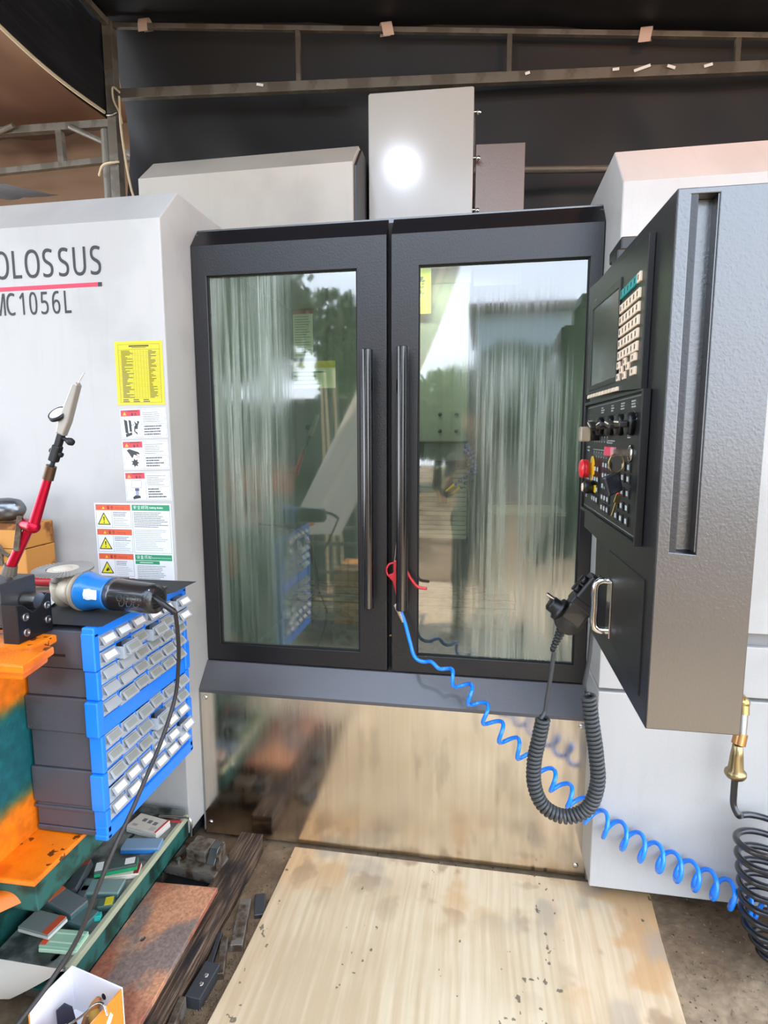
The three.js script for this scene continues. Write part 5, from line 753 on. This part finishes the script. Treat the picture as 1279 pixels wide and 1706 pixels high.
// carton of odds and ends
{
  const t = thing('carton', 'open white and orange carton of small tools at the lower left corner', 'box', [-0.838, 0.0905, 0.666], -0.2);
  const w = 0.15, d = 0.11, h = 0.112, q = 0.003, art = picture(256, 192, (c, W, H) => { c.fillStyle = '#e8892a'; c.fillRect(0, 0, W, H); poly(c, [[40, 192], [90, 110], [120, 140], [150, 60], [176, 40], [190, 62], [160, 96], [150, 150], [120, 192]], '#f6f1e8'); });
  const sideM = M(0xffffff, 0.55, 0, { map: art }), inM = M(0xeeecee, 0.6);
  mesh(t, 'wall', box(-w / 2, w / 2, 0, h, -d / 2, -d / 2 + q, 0.0008), inM); mesh(t, 'wall', box(-w / 2, -w / 2 + q, 0, h, -d / 2 + q, d / 2 - q, 0.0008), inM);
  for (const g of [new THREE.BoxGeometry(w, h * 0.62, q).translate(0, h * 0.31, d / 2 - q / 2), new THREE.BoxGeometry(q, h * 0.98, d - 2 * q).translate(w / 2 - q / 2, h * 0.49, 0)]) mesh(t, 'wall', g, sideM);
  mesh(t, 'floor_flap', box(-w / 2 + q, w / 2 - q, 0, q, -d / 2 + q, d / 2 - q, 0.0008), inM);
  mesh(t, 'outer_print', new THREE.BoxGeometry(0.001, h * 0.97, d - 0.002).translate(-w / 2 - 0.0006, h / 2, 0), sideM);
  mesh(t, 'punched_hole', place(lathe([[0, 0.0004], [0.006, 0.0004], [0.0062, 0]], 16).scale(1, 1, 1.3), [0.02, 0.07, -d / 2 + q], PI / 2), mat.blackMatt);
  const base = [-0.838, 0.0945, 0.666], put = (n, l, c, g, a, dx, dy, dz, rx, ry, rz) => solo(n, l, c, place(metreUV(g), [base[0] + dx, base[1] + dy, base[2] + dz], rx, ry, rz), a, 'small tools in the carton');
  put('pad_of_felt', 'dark blue grey felt pad standing in the carton', 'pad', extrude([[-0.02, 0], [0.02, 0], [0.022, 0.05], [0.01, 0.066], [-0.008, 0.06]], 0.007, 0.002), M(0x2e2f3c, 0.8), -0.035, 0.002, -0.012, -0.2, 0.5, 0.25);
  put('wooden_grip', 'orange wooden grip of a tool in the carton', 'handle', lathe([[0, 0], [0.009, 0], [0.012, 0.02], [0.0105, 0.05], [0.006, 0.062], [0, 0.064]], 16), M(0xb5743a, 0.5), -0.002, 0.014, -0.02, -0.35, 0, -0.4);
  put('rubber_plug', 'yellowish rubber plug in the carton', 'plug', lathe([[0, 0], [0.013, 0], [0.011, 0.03], [0, 0.032]], 18), M(0xc09a3c, 0.55), 0.034, 0.028, -0.018, -0.3, 0.2, 0.5);
  put('yellow_cap', 'small bright yellow cap in the carton', 'cap', lathe([[0, 0], [0.009, 0], [0.007, 0.02], [0, 0.022]], 16), M(0xe6cf18, 0.45), -0.018, 0.024, 0.004, 0.3, 0, 0.5);
  put('hex_key_bent', 'bright bent hex key reaching over the right wall of the carton', 'hex key', tube([[-0.06, 0.045, 0.04], [0.02, 0.085, 0.01], [0.05, 0.108, 0.0], [0.068, 0.112, 0.004], [0.082, 0.1, 0.016]], 0.0026, 30, 8), mat.chrome, 0.004, 0.004, 0.012, 0, 0.1, 0);
  for (const [i, l] of [[0, 'leftmost of the drill bits'], [1, 'middle one of the drill bits'], [2, 'rightmost of the drill bits']]) put('drill_bit', `short steel drill bit standing in the carton, ${l}`, 'drill bit', join(rod([0, 0, 0], [0, 0.04, 0], 0.004, 10), rod([0, 0.04, 0], [0.004 * i - 0.004, 0.075, 0.004], 0.0028, 8)), i ? mat.steel : mat.brass, -0.022 + 0.02 * i, 0.003, 0.026, 0.2, i, 0.25 - 0.2 * i);
  put('insert_clamp', 'small grey steel clamp in the carton', 'clamp', join(cbox(0.04, 0.016, 0.02, 0.003), cbox(0.02, 0.012, 0.012, 0.002).translate(0.01, 0.014, 0)), mat.oldSteel, 0.014, 0.02, 0.004, 0.2, 0.5, 0.2);
}

// ---------------------------------------------------------------- air line, blow gun and the black hose on the right
{
  const path = [[-0.243, 0.844, -0.13], [-0.229, 0.807, -0.125], [-0.212, 0.754, -0.11], [-0.195, 0.71, -0.1], [-0.165, 0.698, -0.092], [-0.125, 0.7, -0.08], [-0.085, 0.678, -0.066], [-0.03, 0.635, -0.045], [0.038, 0.562, -0.022], [0.091, 0.512, -0.005], [0.143, 0.475, 0.008], [0.194, 0.437, 0.022], [0.253, 0.388, 0.035], [0.311, 0.346, 0.048], [0.368, 0.311, 0.058], [0.425, 0.28, 0.062], [0.481, 0.25, 0.066], [0.545, 0.219, 0.066], [0.609, 0.191, 0.066], [0.672, 0.166, 0.07], [0.731, 0.143, 0.085], [0.774, 0.138, 0.105], [0.86, 0.13, 0.14]];
  const O = path[0], t = thing('coiled_air_hose', 'bright blue coiled air hose sagging from the blow gun to the right', 'hose', O);
  mesh(t, 'hose', coil(path.map(([x, y, z]) => [x - O[0], y - O[1], z - O[2]]), 0.031, 23.5, 0.0062, { n: 20, k: 9, ends: 0.01, phase: 2.2, rf: (u) => 0.0 + smooth(0.09, 0.26, u) * (0.75 + 0.3 * smooth(0.4, 0.7, u)), wind: (u) => 0.7 * u + 0.3 * u * u }), mat.blueHose);
  mesh(t, 'hose_coupling', join(rod([-0.018, 0.022, -0.012], [-0.008, 0.009, -0.006], 0.0095, 16, 0.0115), rod([-0.008, 0.009, -0.006], [0.0, -0.012, 0], 0.0105, 16, 0.0075), rod([0.0, -0.012, 0], [0.009, -0.03, 0.002], 0.0075, 14, 0.0068)), M(0xcbb59c, 0.35, 0.4), 'pale metal hose coupling');
}
{
  const t = thing('air_blow_gun', 'red plastic air blow gun hooked behind the right door handle', 'blow gun', [-0.262, 0.86, -0.15]);
  const body = extrude([[0.004, 0.148], [-0.008, 0.148], [-0.009, 0.13], [-0.008, 0.112], [-0.012, 0.106], [-0.026, 0.1], [-0.019, 0.087], [-0.011, 0.08], [-0.006, 0.06], [0.0, 0.035], [0.006, 0.008], [0.022, 0.006], [0.02, 0.06], [0.016, 0.1], [0.014, 0.148]], 0.016, 0.003).translate(0, 0, -0.008);
  mesh(t, 'body', body, mat.red);
  mesh(t, 'guard', tube([[-0.006, 0.14, 0], [-0.022, 0.135, 0], [-0.031, 0.12, 0], [-0.03, 0.105, 0], [-0.024, 0.095, 0]], 0.0035, 22, 8), mat.red);
  mesh(t, 'nozzle', rod([-0.005, 0.146, 0], [0.004, 0.232, 0], 0.0028, 10, 0.0018), mat.steel);
  mesh(t, 'trigger', tube([[0.014, 0.125, 0.004], [0.032, 0.115, 0.004], [0.048, 0.09, 0.006], [0.07, 0.066, 0.008], [0.095, 0.062, 0.008]], 0.0052, 26, 8), mat.red, 'curved red lever');
}
{
  const t = thing('brass_fitting', 'brass elbow and tapered coupling hanging beside the console foot', 'hose fitting', [0.675, 0.5, 0.09]);
  const m = (n, g, a, l) => mesh(t, n, g.translate(-0.675, -0.5, -0.09), a, l);
  m('elbow', join(rod([0.69, 0.705, 0.0], [0.69, 0.705, 0.055], 0.016, 18), new THREE.SphereGeometry(0.0175, 18, 12).translate(0.689, 0.704, 0.06), rod([0.689, 0.704, 0.06], [0.687, 0.676, 0.068], 0.016, 18, 0.0165)), mat.brass);
  m('clear_joint', rod([0.687, 0.678, 0.068], [0.681, 0.626, 0.084], 0.0135, 18, 0.0125), mat.steel);
  m('brass_cap', rod([0.681, 0.63, 0.083], [0.674, 0.602, 0.09], 0.0165, 20, 0.017), P(0xb98a58, 0.28, 0.95));
  m('coupling', lathe([[0, 0.6], [0.012, 0.6], [0.0155, 0.572], [0.0185, 0.535], [0.0255, 0.527], [0.0265, 0.519], [0.022, 0.511], [0.013, 0.506], [0, 0.505]].map(([r, y]) => [r, y]), 24).translate(0.6725, 0, 0.09), M(0x9a8a66, 0.28, 0.95));
  const b = thing('black_coil_hose', 'black coiled air hose hanging from the brass fitting at the right edge', 'hose', [0.672, 0.5, 0.09]);
  const n = (name, g) => mesh(b, name, g.translate(-0.672, -0.5, -0.09), P(0x16171a, 0.28, 0, { clearcoat: 0.6, clearcoatRoughness: 0.2 }));
  const c = []; for (let i = 0; i <= 150; i++) { const u = i / 150, a = -2.5 - u * 9.5 * 2 * PI, r = 0.072 * smooth(-0.05, 0.03, u) * (1 - 0.45 * smooth(0.7, 1, u)); c.push([lerp(0.742, 0.795, u) + r * Math.cos(a), lerp(0.408, 0.03, Math.pow(u, 0.9)), 0.125 + r * Math.sin(a) * -0.9]); }
  n('hose', join(tube([[0.6725, 0.512, 0.09], [0.6725, 0.47, 0.09], [0.674, 0.432, 0.092], [0.682, 0.412, 0.1], c[4]], 0.0085, 30, 10), tube(c.slice(4), 0.0085, 420, 9)));
}

// ---------------------------------------------------------------- the yard behind the camera, mirrored in the door windows and the steel plate
{
  const leafG = new THREE.PlaneGeometry(0.16, 0.1), leafM = [0x2f4422, 0x46602c].map((c) => P(c, 0.8, 0, { transmission: 0.3, thickness: 0, side: THREE.DoubleSide }));
  const tree = (x, z, h, r, k, label) => {
    const t = thing('leafy_tree', label, 'tree', [x, 0, z], 0, 'trees across the yard');
    mesh(t, 'trunk', join(rod([0, 0, 0], [0.05, h * 0.55, 0.05], 0.14, 10, 0.09), rod([0.05, h * 0.5, 0.05], [0.5 * r, h * 0.75, 0.1], 0.07, 8, 0.03), rod([0.05, h * 0.5, 0.05], [-0.4 * r, h * 0.72, -0.2], 0.07, 8, 0.03)), mat.timber);
    const N = 7000, im = new THREE.InstancedMesh(leafG, leafM[k], N), d = new THREE.Object3D(), blobs = Array.from({ length: 16 }, () => [rr(-0.62, 0.62) * r, h * rr(0.42, 0.92), rr(-0.55, 0.55) * r, rr(0.28, 0.5) * r]);
    for (let i = 0; i < N; i++) { const b = blobs[i % 16], u = rr(-1, 1), a = rr(0, 2 * PI), q = b[3] * Math.cbrt(rr(0.25, 1)), s = Math.sqrt(1 - u * u); d.position.set(b[0] + q * s * Math.cos(a), b[1] + q * u, b[2] + q * s * Math.sin(a)); d.rotation.set(rr(0, 6), rr(0, 6), rr(0, 6)); d.scale.setScalar(rr(0.8, 1.7)); d.updateMatrix(); im.setMatrixAt(i, d.matrix); }
    im.name = 'foliage'; im.castShadow = im.receiveShadow = true; im.userData.kind = 'stuff'; t.add(im);
  };
  tree(-5.4, 9.2, 7.2, 2.6, 0, 'big dark green tree mirrored in the left door window');
  tree(-8.2, 8.5, 6.6, 2.4, 0, 'second dark tree farther left, mirrored near the frame of the left window');
  tree(-2.9, 12.5, 4.6, 1.7, 1, 'lighter green tree mirrored low in the left window');
  tree(-1.2, 14.0, 3.1, 1.5, 0, 'low bushy tree mirrored at the left of the right window');
  tree(0.8, 10.6, 3.0, 1.5, 0, 'bushy tree beside the pale shed, mirrored in the right window');
  const s = thing('yard_shed', 'pale blue grey shed across the yard mirrored in the right window', 'building', [3.2, 0, 13]);
  mesh(s, 'wall', join(box(-3.4, -0.4, 0, 4.4, 0, 6, 0.01)), P(0xb4c4c8, 0.6)); mesh(s, 'roof', box(-3.6, -0.2, 4.4, 4.6, -0.3, 6.2, 0.01), mat.frame);
  for (let i = 0; i < 1; i++) { const w = mesh(s, 'window', box(-2.9 + i * 2.5, -1.2 + i * 2.5, 2.4, 3.6, -0.03, 0.02, 0.005), mat.frame); mesh(w, 'pane', box(-2.82 + i * 2.5, -1.28 + i * 2.5, 2.48, 3.52, -0.04, -0.031, 0.002), P(0x2c4048, 0.1)); }
  for (let i = 0; i < 2; i++) mesh(s, 'wall_sheet', box(-3.38 + i * 1.5, -1.9 + i * 1.5, 0.02, 2.2, -0.02, -0.001, 0.004), P(0x9db2b8, 0.6));
}
mat.pale = M(0xd2c0a2, 0.7, 0, { map: dirtPale });
solo('floor_sheet', 'pale board on the floor left of the photographer, mirrored in the steel plate', 'board', box(-2.0, -0.66, 0, 0.012, 0.76, 2.6, 0.002), mat.pale);
solo('floor_sheet', 'pale board on the floor behind the plywood, mirrored low in the windows', 'board', box(-0.63, 1.7, 0, 0.012, 1.22, 3.4, 0.002), mat.pale);
{
  // clear plastic curtain hanging by the shelter edge
  const g = sheet(20, 60, (u, v) => { const lx = lerp(-0.42, -1.3, Math.pow(v, 1.05)), rx = lerp(-0.13, -0.93, Math.pow(v, 1.25)); return [lerp(lx, rx, u), lerp(2.62, 0.74, v), 1.72 + 0.5 * (1 - v) * 0.3 + 0.03 * fbm(u + 0.4 * v, v, 9, 3, 401, 3) + 0.02 * Math.sin(u * 14 + v * 4)]; });
  solo('plastic_curtain', 'crumpled clear plastic curtain mirrored between the two windows', 'curtain', g, P(0xece6d8, 0.85, 0, { transmission: 0.5, thickness: 0, side: THREE.DoubleSide, clearcoat: 0.6, clearcoatRoughness: 0.2 }));
  solo('curtain_rope', 'thin rope from the shelter edge down to the plastic curtain', 'rope', tube([[-0.28, 2.61, 1.87], [-0.3, 2.9, 1.66], [-0.32, 3.24, 1.47]], 0.006, 12, 6), mat.rope);
  // wire cage with cartons
  const t = thing('wire_cage', 'wire mesh pallet cage mirrored at the bottom of the left window', 'cage', [-1.0, 0.0125, 1.9]);
  const m = (n, gg, a) => mesh(t, n, gg, a);
  for (const [x, z] of [[-0.3, -0.3], [0.45, -0.3], [-0.3, 0.35], [0.45, 0.35]]) m('corner_post', box(x - 0.022, x + 0.022, 0, 0.7, z - 0.022, z + 0.022, 0.003), mat.oxide);
  for (const y of [0.69, 0.34, 0.1]) { m('rail', bar([-0.3, y, -0.3], [0.45, y, -0.3], 0.025, 0.025), mat.frame); m('rail', bar([-0.3, y, 0.35], [0.45, y, 0.35], 0.025, 0.025), mat.frame); m('rail', bar([-0.3, y, -0.3], [-0.3, y, 0.35], 0.025, 0.025), mat.frame); m('rail', bar([0.45, y, -0.3], [0.45, y, 0.35], 0.025, 0.025), mat.frame); }
  const w = []; for (let i = 1; i < 15; i++) { w.push(rod([-0.3 + i * 0.05, 0.1, -0.3], [-0.3 + i * 0.05, 0.69, -0.3], 0.0022, 5), rod([-0.3 + i * 0.05, 0.1, 0.35], [-0.3 + i * 0.05, 0.69, 0.35], 0.0022, 5)); } for (let i = 1; i < 13; i++) w.push(rod([-0.3, 0.1, -0.3 + i * 0.05], [-0.3, 0.69, -0.3 + i * 0.05], 0.0022, 5)); for (let i = 1; i < 12; i++) w.push(rod([-0.3, 0.1 + i * 0.05, -0.3], [0.45, 0.1 + i * 0.05, -0.3], 0.0022, 5), rod([-0.3, 0.1 + i * 0.05, 0.35], [0.45, 0.1 + i * 0.05, 0.35], 0.0022, 5), rod([-0.3, 0.1 + i * 0.05, -0.3], [-0.3, 0.1 + i * 0.05, 0.35], 0.0022, 5));
  mesh(t, 'wire_mesh', join(w), mat.oxide).userData.kind = 'stuff'; m('cage_floor', box(-0.3, 0.45, 0.085, 0.1, -0.3, 0.35, 0.002), mat.oldSteel);
  solo('cardboard_box', 'brown cardboard box inside the mirrored wire cage', 'box', box(-0.98, -0.62, 0.1135, 0.5, 1.72, 2.1, 0.004), mat.kraft);
  // poles, dark cabinet, orange crate
  [[-1.12, 1.62, 1.0], [-1.06, 1.63, 1.1], [-1.19, 1.5, 1.2]].forEach(([x, y], i) => solo('bamboo_pole', ['left', 'middle', 'right'][i] + ' one of three pale poles mirrored in the left window', 'pole', rod([x - 0.1, 0, 2.75], [x - 0.25 + 0.02 * i, y + 0.35, 3.0], 0.014, 10, 0.011), mat.rope, 'pale poles in the yard'));
  const c = thing('steel_locker', 'dark steel locker in the yard mirrored in the left window', 'locker', [-1.9, 0, 3.5]);
  mesh(c, 'carcass', box(-0.75, 0.75, 0.03, 1.75, -0.25, 0.3, 0.006), mat.blackFlat); for (const x of [-0.37, 0.37]) { const d = mesh(c, 'door', box(x - 0.36, x + 0.36, 0.06, 1.72, -0.262, -0.25, 0.003), mat.blackFlat); mesh(d, 'handle', box(x - 0.02, x + 0.02, 0.85, 0.95, -0.275, -0.262, 0.003), mat.steel); }
  mesh(c, 'base', box(-0.74, 0.74, 0, 0.03, -0.24, 0.29, 0.002), mat.blackMatt);
  const st = thing('stool', 'dark steel stool under the orange crate in the yard', 'stool', [-1.95, 0, 2.85]); mesh(st, 'seat', box(-0.26, 0.26, 0.86, 0.8995, -0.19, 0.19, 0.004), mat.frame); for (const x of [-0.23, 0.23]) for (const z of [-0.16, 0.16]) mesh(st, 'leg', bar([x, 0, z], [x, 0.86, z], 0.03, 0.03), mat.frame);
  const o = thing('orange_crate', 'orange plastic crate on a stool, mirrored low in the left window', 'crate', [-1.95, 0.9, 2.85]);
  mesh(o, 'shell', join(box(-0.25, 0.25, 0, 0.2, -0.18, -0.17, 0.004), box(-0.25, 0.25, 0, 0.2, 0.17, 0.18, 0.004), box(-0.25, -0.24, 0, 0.2, -0.17, 0.17, 0.004), box(0.24, 0.25, 0, 0.2, -0.17, 0.17, 0.004), box(-0.24, 0.24, 0, 0.01, -0.17, 0.17, 0.004)), M(0xd05a3c, 0.5));
}
// the photographer, seen only as a mirrored figure in the right window
{
  const skin = [0.42, 0.25, 0.17], shirt = [0.045, 0.05, 0.055], jeans = [0.028, 0.032, 0.04], shoe = [0.02, 0.02, 0.022];
  const bones = [ // a, b, ra, rb, colour
    [[-0.14, 0.057, 1.95], [-0.145, 0.047, 1.8], 0.042, 0.034, shoe], [[0.06, 0.057, 1.97], [0.075, 0.047, 1.82], 0.042, 0.034, shoe],
    [[-0.14, 0.06, 1.95], [-0.13, 0.43, 1.93], 0.04, 0.056, jeans], [[-0.13, 0.43, 1.93], [-0.105, 0.8, 1.96], 0.06, 0.086, jeans],
    [[0.06, 0.06, 1.97], [0.05, 0.43, 1.95], 0.04, 0.056, jeans], [[0.05, 0.43, 1.95], [0.03, 0.8, 1.96], 0.06, 0.086, jeans],
    [[-0.1, 0.84, 1.965], [0.025, 0.84, 1.965], 0.105, 0.105, jeans], [[-0.0375, 0.9, 1.965], [-0.0375, 1.13, 1.97], 0.12, 0.13, shirt],
    [[-0.13, 1.19, 1.975], [0.055, 1.19, 1.975], 0.09, 0.09, shirt], [[-0.17, 1.235, 1.97], [0.095, 1.235, 1.97], 0.06, 0.06, shirt],
    [[-0.0375, 1.25, 1.97], [-0.0375, 1.36, 1.955], 0.052, 0.048, skin],
    [[-0.19, 1.23, 1.965], [-0.225, 1.04, 1.87], 0.052, 0.042, shirt], [[0.115, 1.23, 1.965], [0.165, 1.04, 1.87], 0.052, 0.042, shirt],
    [[-0.225, 1.04, 1.87], [-0.075, 1.27, 1.715], 0.04, 0.028, skin], [[0.165, 1.04, 1.87], [0.075, 1.27, 1.715], 0.04, 0.028, skin],
  ];
  const head = [[[-0.0375, 1.47, 1.955], [-0.0375, 1.5, 1.97], 0.078, 0.085, skin], [[-0.0375, 1.405, 1.925], [-0.0375, 1.45, 1.935], 0.045, 0.062, skin], [[-0.0375, 1.44, 1.872], [-0.0375, 1.475, 1.885], 0.013, 0.008, skin], [[-0.122, 1.455, 1.965], [-0.122, 1.485, 1.968], 0.012, 0.014, skin], [[0.047, 1.455, 1.965], [0.047, 1.485, 1.968], 0.012, 0.014, skin], [[-0.055, 1.412, 1.878], [-0.02, 1.412, 1.878], 0.008, 0.008, [0.3, 0.12, 0.1]]];
  const hand = (s) => { const b = [[[0.07 * s, 1.28, 1.71], [0.056 * s, 1.335, 1.688], 0.028, 0.03, skin]]; [[0, 0.052], [1, 0.056], [2, 0.053], [3, 0.044]].forEach(([i, l]) => { const y = 1.305 + 0.022 * i; b.push([[0.052 * s, y + 0.003, 1.678], [0.046 * s, y + 0.004, 1.656], 0.0088, 0.0082, skin], [[0.046 * s, y + 0.004, 1.656], [0.026 * s, y + 0.003, 1.6475], 0.0082, 0.0072, skin], [[0.026 * s, y + 0.003, 1.6475], [(0.026 - (l - 0.03)) * s, y, 1.649], 0.0072, 0.0062, skin]); }); b.push([[0.058 * s, 1.325, 1.695], [0.05 * s, 1.36, 1.688], 0.012, 0.0105, skin], [[0.05 * s, 1.36, 1.688], [0.03 * s, 1.382, 1.681], 0.0105, 0.008, skin]); return b; };
  const cap = (x, y, z, [a, b, ra, rb]) => { const dx = b[0] - a[0], dy = b[1] - a[1], dz = b[2] - a[2], t = clamp(((x - a[0]) * dx + (y - a[1]) * dy + (z - a[2]) * dz) / (dx * dx + dy * dy + dz * dz)); return Math.hypot(x - a[0] - t * dx, y - a[1] - t * dy, z - a[2] - t * dz) - lerp(ra, rb, t); };
  const surface = (bs, c, half, res, k) => {
    const mc = new MarchingCubes(res, new THREE.MeshBasicMaterial(), false, false, 160000); mc.isolation = 0; const f = mc.field, q = mc.size, cell = 2 * half / q;
    f.fill(-1);
    const box3 = bs.map((b) => [0, 1, 2].map((i) => [Math.min(b[0][i], b[1][i]) - Math.max(b[2], b[3]) - 0.09, Math.max(b[0][i], b[1][i]) + Math.max(b[2], b[3]) + 0.09]));
    for (let z = 0; z < q; z++) for (let y = 0; y < q; y++) for (let x = 0; x < q; x++) {
      const X = c[0] + (x - q / 2) * cell, Y = c[1] + (y - q / 2) * cell, Z = c[2] + (z - q / 2) * cell; let d = 1;
      for (let i = 0; i < bs.length; i++) { const e = box3[i]; if (X < e[0][0] || X > e[0][1] || Y < e[1][0] || Y > e[1][1] || Z < e[2][0] || Z > e[2][1]) continue; const s = cap(X, Y, Z, bs[i]), h = clamp(0.5 + 0.5 * (d - s) / k); d = lerp(d, s, h) - k * h * (1 - h); }
      f[z * q * q + y * q + x] = -d;
    }
    mc.update(); const n = mc.count, pos = new Float32Array(n * 3), nor = new Float32Array(n * 3), col = new Float32Array(n * 3);
    for (let i = 0; i < n; i++) {
      const p = [0, 1, 2].map((j) => c[j] + mc.positionArray[i * 3 + j] * half); let best = 9, cc = skin; for (const b of bs) { const s = cap(...p, b); if (s < best) { best = s; cc = b[4]; } }
      for (let j = 0; j < 3; j++) { pos[i * 3 + j] = p[j]; nor[i * 3 + j] = mc.normalArray[i * 3 + j]; col[i * 3 + j] = cc[j]; }
    }
    const g = new THREE.BufferGeometry(); g.setAttribute('position', new THREE.BufferAttribute(pos, 3)); g.setAttribute('normal', new THREE.BufferAttribute(nor, 3)); g.setAttribute('color', new THREE.BufferAttribute(col, 3)); return g;
  };
  const g = mergeGeometries([surface(bones, [-0.03, 0.68, 1.9], 0.76, 116, 0.035), surface([...head, bones[10]], [-0.0375, 1.43, 1.95], 0.2, 64, 0.02), surface(hand(1), [0.045, 1.34, 1.68], 0.09, 60, 0.008), surface(hand(-1), [-0.045, 1.34, 1.68], 0.09, 60, 0.008)]);
  const p = thing('person', 'person in dark clothes holding up a phone, mirrored faintly in the right window', 'person', [-0.0375, 0, 1.95]);
  const b = mesh(p, 'body', g.translate(0.0375, 0, -1.95), M(0xffffff, 0.75, 0, { vertexColors: true }));
  mesh(p, 'hair', surfaceHair(surface, cap, p), M(0x0d0b0a, 0.6));
  function surfaceHair(sf) { const h = sf([[[-0.0375, 1.505, 1.985], [-0.0375, 1.53, 1.975], 0.086, 0.078, skin], [[-0.0375, 1.545, 1.92], [-0.0375, 1.55, 1.96], 0.04, 0.06, skin], [[-0.0375, 1.44, 2.01], [-0.0375, 1.5, 2.0], 0.055, 0.08, skin]], [-0.0375, 1.5, 1.97], 0.17, 40, 0.02); h.deleteAttribute('color'); return h.translate(0.0375, 0, -1.95); }
  const ph = thing('phone', 'black phone held by the mirrored person in front of the face', 'phone', [0, 1.37, 1.664]);
  mesh(ph, 'case', cbox(0.074, 0.155, 0.009, 0.004, 2), mat.blackFlat); mesh(ph, 'screen', box(-0.034, 0.034, -0.073, 0.073, 0.0045, 0.0052, 0.0003), P(0x101418, 0.1));
}
renderer.render(scene, camera);
